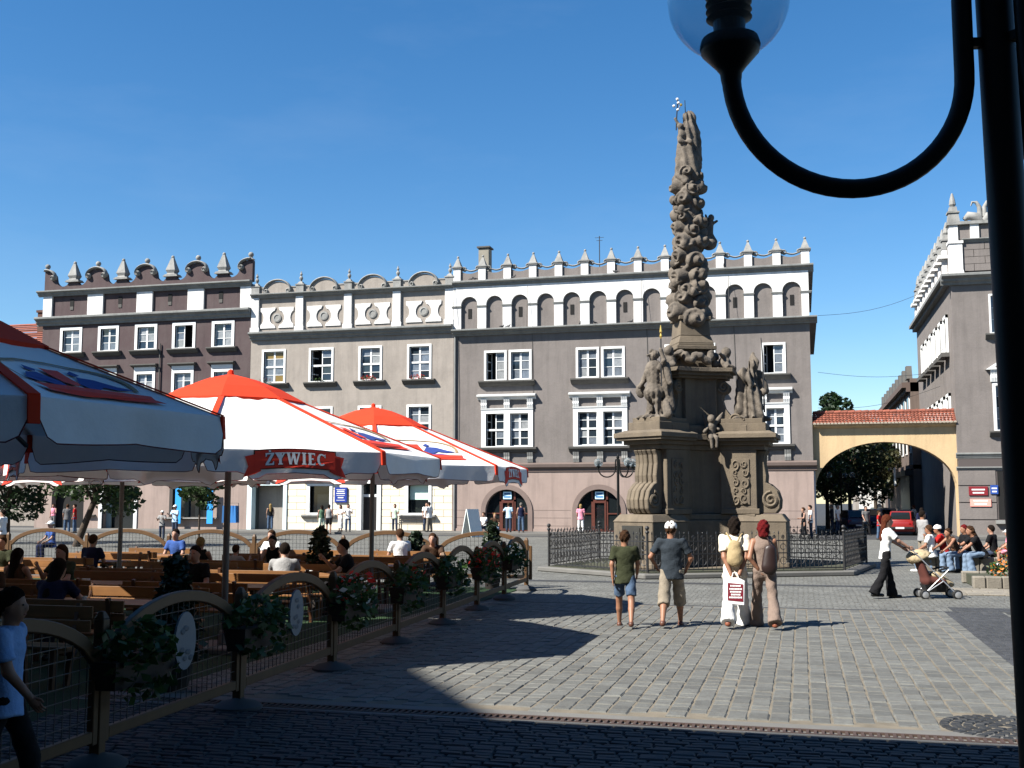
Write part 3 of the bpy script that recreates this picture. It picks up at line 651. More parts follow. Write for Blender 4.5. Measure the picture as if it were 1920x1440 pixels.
for x in (-1, 1.2, 3.4): O('chimney', MB().box(x-.5, x+.5, -1.4, -.4, 15.8, 18.3).box(x-.6, x+.6, -1.5, -.3, 18.3, 18.5), mat('sooty_brick', (.14,.07,.05), .9, var=.5, scale=6), rr)

# ---- yellow gate arch with tiled coping
ga = T('gate_arch', 'yellow plastered gate arch with red tiled coping between the houses', 'gate', (0.7+4.05, FY, 0), org=(4.05, 0, 0))
ell = [(4.03+3.92*math.cos(math.pi*i/28), 2.75+2.72*math.sin(math.pi*i/28)) for i in range(29)]
O('wall', holed([(8.0, 0), (8.0, 6.42), (.01, 6.42), (.01, 0), (.11, 0)]+ell[::-1]+[(7.95, 0)], [], .35, 1.25), YEL, ga)
O('pier_plaster', MB().box(.005, .1, .3, .36, 0.02, 4.3), WHITE, ga)
xprism(m := MB(), [(.36, 6.3), (.26, 6.33), (.12, 6.42), (.1, 6.52), (.4, 6.54)], .01, 8.0); O('cornice', m, YEL, ga)
tiles = MB()
for side in (-1, 1):
    for r_ in range(6):
        f0, f1 = r_/6, (r_+1)/6
        y0, y1 = .8+side*(.85*(1-f0)), .8+side*(.85*(1-f1)); z0, z1 = 6.55+.72*f0, 6.55+.72*f1
        x = .02
        while x < 7.85:
            w = .2; n = 4
            vs = []
            for (yy, zz_) in ((y0, z0+.04), (y1, z1)):
                for i in range(n+1): vs.append((x+w*i/n, yy, zz_+.045*math.sin(math.pi*i/n)))
            tiles.add(vs, [(i, i+1, i+n+2, i+n+1) if side < 0 else (i+n+1, i+n+2, i+1, i) for i in range(n)]); x += .2
O('roof_tiles', tiles, ROOFT, ga, kind='stuff')
for k in range(20): O('ridge_tile', MB().tube([(.05+.395*k, .8, 7.27), (.05+.395*k+.43, .8, 7.29)], [.1, .12], 8), ROOFT, ga)
for k in range(40): O('eaves_tile', MB().prism([(.04+.2*k, 6.52), (.22+.2*k, 6.52), (.2+.2*k, 6.6), (.13+.2*k, 6.64), (.06+.2*k, 6.6)], -.1, 0.02), mat('pale_mortar', (.5,.42,.33), .9), ga)

# ---- tall corner house on the right
RX0, RX1 = 8.0, 26.0
ri = house('corner_house', 'tall grey corner house with white pinnacles to the right of the gate', RX0, RX1, 16, 15)
body(ri, RX0+.5, RX1, 17, 17, GREY)
holes = []
for a in (10.0, 14.0, 18.0):
    add_w(ri, a, a+1.9, 6.0, 8.75, rows=(.25,.5,.76), sur=.16, cur=.4)
    w = add_w(ri, a, a+1.6, 11.6, 13.9, sur=.1, cur=.5)
    pd = O('pediment', MB().prism([(a-.35, 9.5), (a+2.25, 9.5), (a+.95, 10.35)], -.3, .02), WFRAME, ri)
    O('tympanum', MB().prism([(a+.1, 9.62), (a+1.8, 9.62), (a+.95, 10.15)], -.31, -.29), GREY, pd)
    for xc in (a+.1, a+1.8): br = MB(); bracket(br, xc, 8.8, 9.5, .36, .24); O('bracket', br, WFRAME, pd)
O('upper_wall', holed(rect(RX0, RX1, 4.7, 14.7), holes, 0, .4), GREY, ri)
lb = [0, .97, 1.94, 2.9, 3.8]
for k in range(4):
    for a, b in ((RX0, 9.95), (11.6, RX1)):
        O('rustic_band', MB().box(a, b, -.06+.001*k, .4, lb[k]+.03, lb[k+1]-.03), GREY, ri)
    O('rustic_band', MB().box(9.95, 11.6, -.06, .4, lb[k]+.03, lb[k+1]-.03), GREY, ri) if k in (0,) else None
O('ground_wall', MB().box(RX0+.02, RX1, -.02, .38, 0, 4.7), mat('dark_grey_render', (.12,.1,.095), .9), ri)
O('window_grille', MB().box(10.05, 11.5, -.03, .0, 1.0, 3.7), DARK, ri); O('sill', MB().box(9.85, 11.7, -.3, 0, .75, .95), TRIM, ri)
for z0, z1 in ((3.75, 3.95), (4.45, 4.75)):
    xprism(m := MB(), corn_prof(z0, z1, .16), RX0-.1, RX1); O('string_course', m, CORN, ri)
O('side_wall', holed([(0.42, 0), (20, 0), (20, 14.7), (.42, 14.7)], [rect(y0, y0+1.3, z0, z0+2.0) for y0 in (2, 4.6, 7.2, 9.8, 12.4, 15) for z0 in (6.2, 10.9)], 0, .35).xf(Matrix(((0,1,0,RX0),(1,0,0,0),(0,0,1,0),(0,0,0,1)))), GREY, ri)
for y0 in (2, 4.6, 7.2, 9.8, 12.4, 15):
    for z0 in (6.2, 10.9):
        w = O('window', MB().box(RX0-.14, RX0-.02, y0-.2, y0, z0-.2, z0+2.2).box(RX0-.14, RX0-.02, y0+1.3, y0+1.5, z0-.2, z0+2.2).box(RX0-.14, RX0-.02, y0-.2, y0+1.5, z0+2.0, z0+2.2), WFRAME, ri)
        O('pane', MB().box(RX0+.2, RX0+.22, y0, y0+1.3, z0, z0+2), GLASS, w); O('sill', MB().box(RX0-.45, RX0, y0-.3, y0+1.6, z0-.35, z0-.1), SILL, w)
        O('sash', MB().box(RX0+.14, RX0+.2, y0+.6, y0+.7, z0, z0+2).box(RX0+.14, RX0+.2, y0, y0+1.3, z0+1.2, z0+1.28), WFRAME, w)
xprism(m := MB(), corn_prof(14.5, 15.12, .6), RX0-.55, RX1); O('cornice', m, CORN, ri)
O('side_cornice', MB().box(RX0-.55, RX0+.2, .06, 20, 14.9, 15.1).box(RX0-.3, RX0+.2, .06, 20, 14.66, 14.9), CORN, ri)
O('corner_pilaster', MB().box(RX0-.02, RX0+.7, -.12, .6, 15.12, 17.0).taper(RX0+.34, .24, 15.12, 15.4, .42, .42, .36, .36).box(RX0-.08, RX0+.76, -.18, .66, 16.95, 17.1), WHITE, ri)
O('attic_core', MB().box(RX0+.06, RX1, .05, 1.0, 15.1, 17.1).box(RX0+.06, RX0+1, .05, 20, 15.1, 17.1), mat('dark_grey_render', ()), ri)
for r_ in range(4):
    x = RX0+.72+(0 if r_ % 2 else -.6)
    while x < 16:
        a = max(x, RX0+.72)
        if x+1.2-a > .1: O('attic_block', MB().box(a+.015, x+1.2-.015, -.02, .06, 15.3+.42*r_+.012, 15.3+.42*(r_+1)-.012), GREY, ri)
        x += 1.2
xprism(m := MB(), corn_prof(16.98, 17.2, .2), RX0+.7, RX1); O('attic_string', m, CORN, ri)
O('balustrade_wall', MB().box(RX0+.3, RX1, .05, .5, 17.2, 18.05), GREY, ri)
for k in range(12): O('balustrade_pier', MB().box(RX0+.02+1.15*k, RX0+.5+1.15*k, -.06, .52, 17.12, 18.06), WHITE, ri)
O('balustrade_coping', MB().box(RX0-.1, RX1, -.16, .62, 18.06, 18.24), TRIM, ri)
def obelisk(x, y, z, s_=1.0):
    return MB().taper(x, y, z, z+.55*s_, .34*s_, .34*s_, .27*s_, .27*s_).taper(x, y, z+.55*s_, z+.65*s_, .34*s_, .34*s_, .34*s_, .34*s_).taper(x, y, z+.65*s_, z+.95*s_, .24*s_, .24*s_, .2*s_, .2*s_).lathe([(.1*s_, z+.95*s_), (.2*s_, z+1.1*s_), (.16*s_, z+1.35*s_), (.06*s_, z+1.75*s_), (.02*s_, z+1.8*s_)], (x, y, 0), 8)
O('pinnacle', obelisk(RX0+.3, .25, 18.24, 1.0), TRIM, ri)
for k in range(10):
    yy = 1.9+1.85*k
    O('side_parapet', MB().box(RX0-.2, RX0+.35, yy-.3, yy+.3, 15.1, 17.0).box(RX0-.45, RX0+.4, yy-.55, yy+.55, 16.4, 16.6).taper(RX0+.05, yy, 15.1, 15.6, .5, .4, .3, .3), WHITE, ri)
    O('side_scroll', MB().box(RX0-.1, RX0+.3, yy+.3, yy+1.55, 15.1, 16.3), GREY, ri)
    O('pinnacle', obelisk(RX0+.1, yy, 17.0, .95), TRIM, ri)
for nm, z, w, c in (('red_plate', 2.35, .5, (.3,.02,.03)), ('house_number', 2.42, .2, (.03,.1,.45)), ('notice_plate', 1.72, .55, (.75,.3,.25))):
    xx = {'red_plate': 9.0, 'house_number': 9.85, 'notice_plate': 9.1}[nm]
    pl = O(nm, MB().box(xx-w, xx+w, -.12, -.06, z, z+(.5 if nm != 'notice_plate' else .42)), mat(nm, c, .5), ri)
    O('lettering', MB().box(xx-w*.7, xx+w*.7, -.125, -.121, z+.28, z+.36).box(xx-w*.6, xx+w*.6, -.125, -.121, z+.1, z+.18), WFRAME, pl)
# eagle-like ornament on the coping
orn = MB()
for s_ in (-1, 1):
    orn.tube([(9.9+s_*.1, .2, 18.24), (9.9+s_*.3, .2, 18.5), (9.9+s_*.75, .2, 18.62), (9.9+s_*1.0, .2, 18.4)], [.22, .3, .26, .12], 8)
    orn.tube([(9.9+s_*.12, .2, 18.5), (9.9+s_*.14, .2, 19.1), (9.9+s_*.3, .2, 19.4), (9.9+s_*.52, .2, 19.42), (9.9+s_*.6, .2, 19.2)], [.16, .13, .1, .07, .03], 8)
O('roof_ornament', orn, TRIM, ri, smooth=True)
# ---- lower brown row house further down the side street
sr = T('side_street_house', 'lower brownish house further down the street behind the gate', 'building', (0.7+13, FY+34, 0))
O('wall', MB().box(-5.6, 5.6, -13.9, 16, 0, 11.2), mat('brown_grey_render', (.2,.15,.125), .9, var=.4, scale=.8, stain=.4), sr)
O('cornice', MB().box(-6.2, 5.6, -13.9, 16, 10.5, 10.9).box(-5.9, 5.6, -13.9, 16, 10.2, 10.5).box(-5.85, 5.6, -13.9, 16, 4.4, 4.7), mat('brown_cornice', (.14,.1,.085), .9), sr)
for k in range(9):
    O('parapet_tooth', MB().prism([(-13.8+3.3*k, 11.2), (-12.2+3.3*k, 11.2), (-12.6+3.3*k, 12.2), (-13.4+3.3*k, 12.2)], -.2, .2).xf(Matrix(((0,1,0,-5.6),(1,0,0,0),(0,0,1,0),(0,0,0,1)))), SILL, sr)
    for z0 in (5.6, 8.2):
        w = O('window', MB().box(-5.68, -5.58, -13.2+3.3*k, -12.0+3.3*k, z0, z0+1.7), WFRAME, sr); O('pane', MB().box(-5.72, -5.69, -13.05+3.3*k, -12.15+3.3*k, z0+.12, z0+1.58), GLASS, w)
O('shop_front', MB().box(-5.9, -5.6, -13.8, -6, 0.02, 3.9).box(-6.2, -5.6, -14, -5.8, 3.9, 4.3), mat('black_shopfront', (.015,.014,.013), .5), sr)
O('shop_sign', MB().box(-6.6, -6.5, -9.5, -8.6, 3.2, 4.6), WFRAME, sr)
# ---- building behind the viewer, its eaves and steep gable throw the foreground shade
bb = T('town_house_behind', 'tall town house behind the viewer whose shade covers the foreground', 'building', (0, -0.7, 0))
PLAIN = mat('plain_beige_render', (.3,.26,.22), .9, var=.3, scale=.6)
O('wall', MB().prism([(-60, 0), (50, 0), (50, 16.5), (-15.2, 16.5), (-22, 22.2), (-60, 22.2)], -12, -.001), PLAIN, bb)
for k in range(16):
    for z0 in (4.8, 9.0): O('window', MB().box(-30+4*k, -28.6+4*k, .0, .06, z0, z0+2), GLASS, bb)
# ------------------------------------------------------------------ carved shapes: signed distance fields meshed by surface nets
def sdf_eval(prims, P, k):
    D = None
    for pr in prims:
        if pr[0] == 'cap':
            a = np.array(pr[1], float); b = np.array(pr[2], float); r0, r1 = pr[3], pr[4]; asp = pr[5] if len(pr) > 5 and pr[5] else None
            Q = P
            if asp is not None:
                sc = np.array(asp); Q = P/sc; a = a/sc; b = b/sc
            ba = b-a; L = max(float(ba@ba), 1e-9)
            t = np.clip(((Q-a)@ba)/L, 0, 1)
            d = np.linalg.norm(Q-a-t[..., None]*ba, axis=-1)-(r0+(r1-r0)*t)
            clips = pr[6] if len(pr) > 6 and pr[6] else ()
            for (cp, cn) in clips: d = np.maximum(d, (P-np.array(cp))@np.array(cn))
        elif pr[0] == 'ell':
            c = np.array(pr[1], float); r = np.array(pr[2], float)
            q = (P-c)/r; ln = np.linalg.norm(q, axis=-1); d = (ln-1)*r.min()
        elif pr[0] == 'swirl':                            # ball with a spiral groove on its outer side
            c = np.array(pr[1], float); r = pr[2]; o = np.array([c[0], c[1], 0.0]); o /= max(np.linalg.norm(o), 1e-6)
            q = P-c; t = np.array([-o[1], o[0], 0]); u = q@t; w = q[..., 2]; rho = np.sqrt(u*u+w*w)
            d = np.linalg.norm(q/np.array([1, 1, .85]), axis=-1)-r+0.045*np.sin(rho/r*8.0+pr[3]*np.arctan2(w, u))*np.clip((q@o)/r+.6, 0, 1)
        if D is None: D = d
        else:
            h = np.clip(0.5+0.5*(D-d)/k, 0, 1); D = D*(1-h)+d*h-k*h*(1-h)
    return D
def sdf_mesh(prims, h, k=0.03, disp=None, cut=None):
    lo = np.full(3, 1e9); hi = -lo
    for pr in prims:
        if pr[0] == 'cap':
            asp = np.array(pr[5]) if len(pr) > 5 and pr[5] else np.ones(3)
            for p, r in ((pr[1], pr[3]), (pr[2], pr[4])): lo = np.minimum(lo, np.array(p)-r*asp); hi = np.maximum(hi, np.array(p)+r*asp)
        else:
            r = np.array(pr[2]) if hasattr(pr[2], '__len__') else np.full(3, pr[2])
            lo = np.minimum(lo, np.array(pr[1])-r); hi = np.maximum(hi, np.array(pr[1])+r)
    lo -= 2.5*h+.03; hi += 2.5*h+.03
    ax = [np.arange(lo[i], hi[i]+h, h) for i in range(3)]
    P = np.stack(np.meshgrid(*ax, indexing='ij'), -1); D = sdf_eval(prims, P, k)
    if disp is not None: D = D+disp(P)
    if cut is not None: D = np.maximum(D, cut(P))
    n = D.shape; cn = [(i, j, q) for i in (0,1) for j in (0,1) for q in (0,1)]
    sub = lambda c: D[c[0]:n[0]-1+c[0], c[1]:n[1]-1+c[1], c[2]:n[2]-1+c[2]]
    ins = sum((sub(c) < 0).astype(int) for c in cn); act = (ins > 0) & (ins < 8)
    idx = -np.ones(act.shape, int); m = int(act.sum()); idx[act] = np.arange(m)
    acc = np.zeros((m, 3)); cnt = np.zeros(m)
    for a in cn:
        for x in range(3):
            if a[x] == 0:
                b = list(a); b[x] = 1; da = sub(a)[act]; db = sub(tuple(b))[act]
                s_ = (da < 0) != (db < 0); t = np.where(s_, da/np.where(s_, da-db, 1), 0)
                p = np.tile(np.array(a, float), (m, 1)); p[:, x] = t; acc += p*s_[:, None]; cnt += s_
    base = np.argwhere(act); V = lo+(base+acc/np.maximum(cnt, 1)[:, None])*h
    F = []
    for x in range(3):
        y, z = (x+1) % 3, (x+2) % 3
        sl0 = [slice(1, None)]*3; sl0[x] = slice(0, n[x]-1); sl1 = list(sl0); sl1[x] = slice(1, n[x])
        sl0[y] = sl1[y] = slice(1, n[y]-1); sl0[z] = sl1[z] = slice(1, n[z]-1)
        d0 = D[tuple(sl0)] < 0; d1 = D[tuple(sl1)] < 0
        for flip, mask in ((False, d0 & ~d1), (True, ~d0 & d1)):
            e = np.argwhere(mask)
            if not len(e): continue
            e = e.copy(); e[:, y] += 1; e[:, z] += 1
            q = []
            for dy, dz in ((-1,-1),(0,-1),(0,0),(-1,0)):
                f = e.copy(); f[:, y] += dy; f[:, z] += dz; q.append(idx[f[:, 0], f[:, 1], f[:, 2]])
            q = np.stack(q, 1); F.append(q[:, ::-1] if flip else q)
    F = np.concatenate(F) if F else np.zeros((0, 4), int)
    F = F[(F >= 0).all(1)]
    mb = MB(); mb.v = [tuple(p) for p in V.tolist()]; mb.f = [tuple(f) for f in F.tolist()]; return mb
def rot2(p, a): return (p[0]*math.cos(a)-p[1]*math.sin(a), p[0]*math.sin(a)+p[1]*math.cos(a))

# ------------------------------------------------------------------ the Marian column
MC = (-3.19, 34.3)
mo = T('marian_column', 'tall carved sandstone column of clouds with saints on its three-armed base', 'monument', (MC[0], MC[1], 0))
ARM = [R(237), R(357), R(117)]; SIDE = [R(297), R(57), R(177)]
def tri_poly(arm_r, arm_w, side_r):                       # three-armed plan: arm ends and recessed sides
    out = []
    for a, s_ in zip((ARM[0], ARM[1], ARM[2]), (SIDE[0], SIDE[1], SIDE[2])):
        out += [rot2((arm_r, -arm_w), a), rot2((arm_r, arm_w), a)]
        for f in (-.5, -.2, .2, .5): out.append(rot2((side_r*(1+.12*abs(f)), f*arm_w*1.4), s_))
    return out
def rz(mb, a): return mb.xf(Matrix.Rotation(a, 4, 'Z'))
O('step', MB().slab(tri_poly(3.0, .95, 1.75), .0, .16), STONE, mo, bevel=.02)
O('core_plinth', MB().slab(tri_poly(1.9, .74, .95), .16, 1.5).slab(tri_poly(1.9, .68, .88), 1.5, 1.68), STONE, mo, bevel=.02)
O('core', MB().slab(tri_poly(1.7, .5, .72), 1.68, 3.56), STONE, mo, bevel=.015)
O('core_cornice', MB().slab(tri_poly(1.75, .58, .78), 3.56, 3.72).slab(tri_poly(1.85, .66, .86), 3.72, 3.86).slab(tri_poly(1.95, .74, .96), 3.86, 4.04).slab(tri_poly(1.7, .62, .82), 4.04, 4.3), STONE, mo, bevel=.015)
for k, a in enumerate(ARM):
    pl = O('plinth', rz(MB().box(1.2, 2.78, -.74, .74, .16, 1.46).box(1.2, 2.84, -.8, .8, .16, .3).taper(1.95, 0, 1.46, 1.68, .86, .77, .7, .62), a), STONE, mo, bevel=.02)
    if k == 0: O('plaque', rz(MB().box(2.78, 2.82, -.38, .38, .45, 1.36).box(2.82, 2.84, -.3, .3, .52, 1.3), a), BRASS, pl)
    O('pier', rz(MB().box(.9, 1.95, -.6, .6, 1.68, 3.56).box(.9, 2.02, -.66, .66, 1.68, 1.84), a), STONE, mo, bevel=.015)
    for s_ in (-1, 1):                                    # raised carved panel on each pier flank
        pn = O('carved_panel', rz(MB().box(1.2, 1.75, min(s_*.6, s_*.63), max(s_*.6, s_*.63), 1.95, 3.3), a), STONE, mo, bevel=.01)
        orn = MB()
        for j in range(5):
            for i_ in (-1, 1):
                c = (1.475+i_*.12+rng.uniform(-.03,.03), 2.1+.25*j+rng.uniform(-.05,.05)); q_ = rng.uniform(.07,.13); w_ = rng.choice((-.6,.6)); p_ = rng.uniform(0,6); orn.tube([(c[0]+q_*(1-i/16)*math.cos(i*w_+p_), s_*.64, c[1]+q_*1.3*(1-i/16)*math.sin(i*w_+p_)) for i in range(14)], [.034-.0015*i for i in range(14)], 5)
        O('tendrils', rz(orn, a), STONE, pn)
    cons = MB()                                           # ribbed console in front of the pier
    for i_ in range(-2, 3):
        w0, w1 = i_*.17-.075, i_*.17+.075
        prof = [(1.9, 1.7), (2.5, 1.7), (2.62, 1.85), (2.64, 2.1), (2.56, 2.36), (2.36, 2.55), (2.24, 2.6), (2.26, 2.8), (2.2, 3.15), (2.22, 3.4), (2.3, 3.54), (1.9, 3.54)]
        n = len(prof); cons.add([(p[0]-.02*abs(i_), w0, p[1]) for p in prof]+[(p[0]-.02*abs(i_), w1, p[1]) for p in prof], [tuple(range(n)), tuple(range(2*n-1, n-1, -1))]+[(i, i+n, (i+1) % n+n, (i+1) % n) for i in range(n)])
    O('console', rz(cons, a), STONE, mo, bevel=.02)
    vol = MB()
    for s_ in (-1, 1):
        vol.tube([(q[0], s_*.42, q[2]) for q in spiral(2.33, 2.1, .24, R(90), 1.8, 0, 26, .12)], .055, 6)
    O('volute', rz(vol, a), STONE, mo, smooth=True)
    O('entablature', rz(MB().box(.9, 2.2, -.62, .62, 3.56, 3.7).box(.9, 2.34, -.72, .72, 3.7, 3.82).box(.9, 2.5, -.86, .86, 3.82, 3.9).box(.9, 2.56, -.92, .92, 3.9, 4.04).taper(1.65, 0, 4.04, 4.12, .86, .86, .7, .68).box(.9, 2.25, -.6, .6, 4.12, 4.36).box(.9, 2.15, -.52, .52, 4.36, 4.5), a), STONE, mo, bevel=.012)
    bt = MB(); pts = [(.5, 4.3)]+[(1.42, 4.3), (1.45, 4.45), (1.2, 4.6), (1.02, 4.85), (.95, 5.1), (.98, 5.25), (1.12, 5.35), (1.14, 5.55), (1.0, 5.7), (.5, 5.72)]
    n = len(pts); w = .26
    bt.add([(p[0], -w, p[1]) for p in pts]+[(p[0], w, p[1]) for p in pts], [tuple(range(n)), tuple(range(2*n-1, n-1, -1))]+[(i, i+n, (i+1) % n+n, (i+1) % n) for i in range(n)])
    for s_ in (-1, 1):
        bt.tube([(q[0], s_*.28, q[2]) for q in spiral(1.0, 5.48, .18, R(200), 1.7, 0, 20, .15)], .045, 6); bt.tube([(q[0], s_*.28, q[2]) for q in spiral(1.32, 4.48, .17, R(20), 1.7, 0, 20, .15)], .045, 6)
    O('buttress', rz(bt, a), STONE, mo, bevel=.012)
O('upper_core', MB().slab(tri_poly(.8, .4, .62), 4.3, 5.72), STONE, mo, bevel=.012)
O('upper_cornice', MB().slab(tri_poly(1.12, .42, .78), 5.72, 5.8).slab(tri_poly(1.22, .5, .9), 5.8, 5.9).slab(tri_poly(1.32, .58, 1.0), 5.9, 6.02), STONE, mo, bevel=.01)
pr = []                                                   # garland and cherubs on the upper cornice
g0 = random.Random(11)
for i in range(40):
    a = 2*math.pi*i/40; pr.append(('ell', (.72*math.cos(a)+g0.uniform(-.05,.05), .72*math.sin(a)+g0.uniform(-.05,.05), 6.36+.1*math.sin(a*9)+g0.uniform(-.08,.08)), (.13, .13, .12)))
for a in ARM:
    c = rot2((1.02, 0), a)
    pr += [('ell', (c[0], c[1], 6.2), (.2,.2,.24)), ('ell', (c[0]*1.05, c[1]*1.05, 6.56), (.15,.15,.17))]
    for s_ in (-1, 1):
        e = rot2((1.12, s_*.22), a); f = rot2((.9, s_*.34), a); g_ = rot2((1.3, s_*.12), a)
        pr += [('cap', (c[0], c[1], 6.32), (e[0], e[1], 6.16), .08, .06), ('cap', (e[0], e[1], 6.1), (g_[0], g_[1], 6.06), .1, .07), ('cap', (c[0], c[1], 6.4), (f[0], f[1], 6.5), .09, .04)]
O('garland', sdf_mesh(pr, .036, .035, lambda P: .014*np.sin(P[..., 0]*31)*np.sin(P[..., 1]*29)*np.sin(P[..., 2]*33)), STATUE, mo, smooth=True)
PA = R(14.5+8)
O('pedestal', rz(MB().taper(0, 0, 5.98, 6.62, .5, .5, .5, .5).box(-.62, .62, -.62, .62, 6.62, 6.74).box(-.56, .56, -.56, .56, 6.74, 6.82).taper(0, 0, 6.82, 7.05, .56, .56, .48, .48).taper(0, 0, 7.05, 7.55, .48, .48, .44, .44).box(-.5, .5, -.5, .5, 7.55, 7.66), PA), STONE, mo, bevel=.015)
pr = [('cap', (0,0,7.55), (0,0,12.1), .45, .31)]
g0 = random.Random(5); z = 7.72
while z < 12.05:
    f = (z-7.7)/4.4; rad = .5-.13*f; nb = 5 if f < .4 else 4; a0 = g0.uniform(0, 6)
    for j in range(nb):
        a = a0+2*math.pi*j/nb+g0.uniform(-.2, .2); r = (.36-.09*f)*g0.uniform(.7, 1.15); rr_ = rad*g0.uniform(.78, 1.0)-r*.25
        pr.append(('swirl', (rr_*math.cos(a), rr_*math.sin(a), z+g0.uniform(-.16, .16)), r, g0.choice((-1, 1))))
    for _ in range(2):                                    # trailing ribbons of cloud between the balls
        a = g0.uniform(0, 6.28); sg = g0.choice((-1, 1)); rr_ = rad*.95
        for q in range(3):
            b0_, b1_ = a+sg*.35*q, a+sg*.35*(q+1); pr.append(('cap', (rr_*math.cos(b0_), rr_*math.sin(b0_), z-.15+.13*q), (rr_*math.cos(b1_), rr_*math.sin(b1_), z-.02+.13*q), .11-.02*q, .09-.02*q))
    z += .46-.06*f
for a, z in ((R(200), 7.75), (R(225), 8.75), (R(215), 9.35), (R(320), 9.05), (R(195), 11.4), (R(260), 9.9), (R(285), 8.4), (R(250), 11.0)):   # little heads with wings peering from the clouds
    f = (z-7.7)/4.4; q0 = .62-.16*f; c = rot2((q0, 0), a); pr.append(('ell', (c[0], c[1], z), (.115,.115,.135)))
    for sg in (-1, 1):
        e = rot2((q0-.05, sg*.24), a); pr.append(('cap', (c[0], c[1], z-.1), (e[0], e[1], z-.02), .07, .03))
co = O('cloud_column', sdf_mesh(pr, .027, .022, lambda P: .008*np.sin(P[..., 0]*33+P[..., 2]*9)*np.sin(P[..., 1]*31)*np.sin(P[..., 2]*27)), STATUE, mo, smooth=True)
# angel with a small cloud on the right side of the column
A0 = R(14.5); ux = Vector((math.cos(A0), math.sin(A0), 0))
def V3(l, f, z): q = ux*l+Vector((-ux.y, ux.x, 0))*f; return (q.x, q.y, z)
pr = [('ell', V3(.62, 0, 10.0), (.24,.24,.2)), ('cap', V3(.45,0,10.1), V3(.62,0,10.25), .18, .14), ('cap', V3(.62,-.05,10.3), V3(.66,-.05,10.62), .12, .1), ('ell', V3(.68,-.08,10.8), (.1,.1,.12)),
      ('cap', V3(.66,-.05,10.58), V3(.86,-.1,10.7), .05, .04), ('cap', V3(.64,-.05,10.58), V3(.42,-.12,10.45), .05, .04), ('cap', V3(.6,-.02,10.55), V3(.55,.1,10.95), .09, .03), ('cap', V3(.68,-.08,10.25), V3(.82,-.1,10.05), .07, .05)]
O('angel', sdf_mesh(pr, .03, .03), STATUE, mo, smooth=True)
# Mary with the child
pr = [('cap', (0,0,12.1), (0,0,12.9), .4, .34), ('cap', (0,0,12.8), V3(.02,0,13.55), .33, .29), ('cap', V3(.03,0,13.5), V3(.06,0,13.86), .28, .17), ('ell', V3(.02,-.03,14.03), (.145,.15,.18)), ('ell', V3(.1,.05,14.0), (.19,.18,.24)), ('cap', V3(.14,.06,14.0), V3(.24,.04,13.3), .13, .17),
      ('cap', V3(-.2,-.1,13.6), V3(-.27,-.24,13.2), .1, .08), ('cap', V3(-.27,-.24,13.2), V3(.05,-.34,13.15), .08, .07), ('ell', V3(-.18,-.22,13.42), (.13,.13,.18)), ('ell', V3(-.22,-.24,13.68), (.1,.1,.11)),
      ('cap', V3(.25,0,13.5), V3(.3,.02,12.5), .13, .17), ('cap', V3(-.22,-.1,12.8), V3(-.28,-.05,12.15), .14, .16), ('cap', V3(-.3,-.1,13.72), V3(-.4,-.12,13.95), .05, .04)]
O('madonna', sdf_mesh(pr, .026, .03, lambda P: .03*np.sin(np.arctan2(P[..., 1], P[..., 0])*8+P[..., 2]*3.5)+.016*np.sin(P[..., 0]*26+P[..., 2]*19)*np.sin(P[..., 1]*24)), STATUE, mo, smooth=True)
li = MB(); li.tube([V3(-.36,-.1,13.6), V3(-.34,-.1,14.0), V3(-.3,-.1,14.55)], .02, 5).tube([V3(-.05,0,14.2), V3(-.06,0,14.6)], .012, 4).tube([V3(-.33,-.1,14.2), V3(-.2,-.1,14.42)], .015, 5)
O('lily_stem', li, IRON, mo)
for l, z in ((-.42, 14.38), (-.28, 14.48), (-.2, 14.42), (-.3, 14.26), (-.31, 14.6)): O('lily', MB().ball(V3(l, -.1, z), (.05,.05,.045), 7, 5), GOLD if l > -.25 else WHITE, mo)
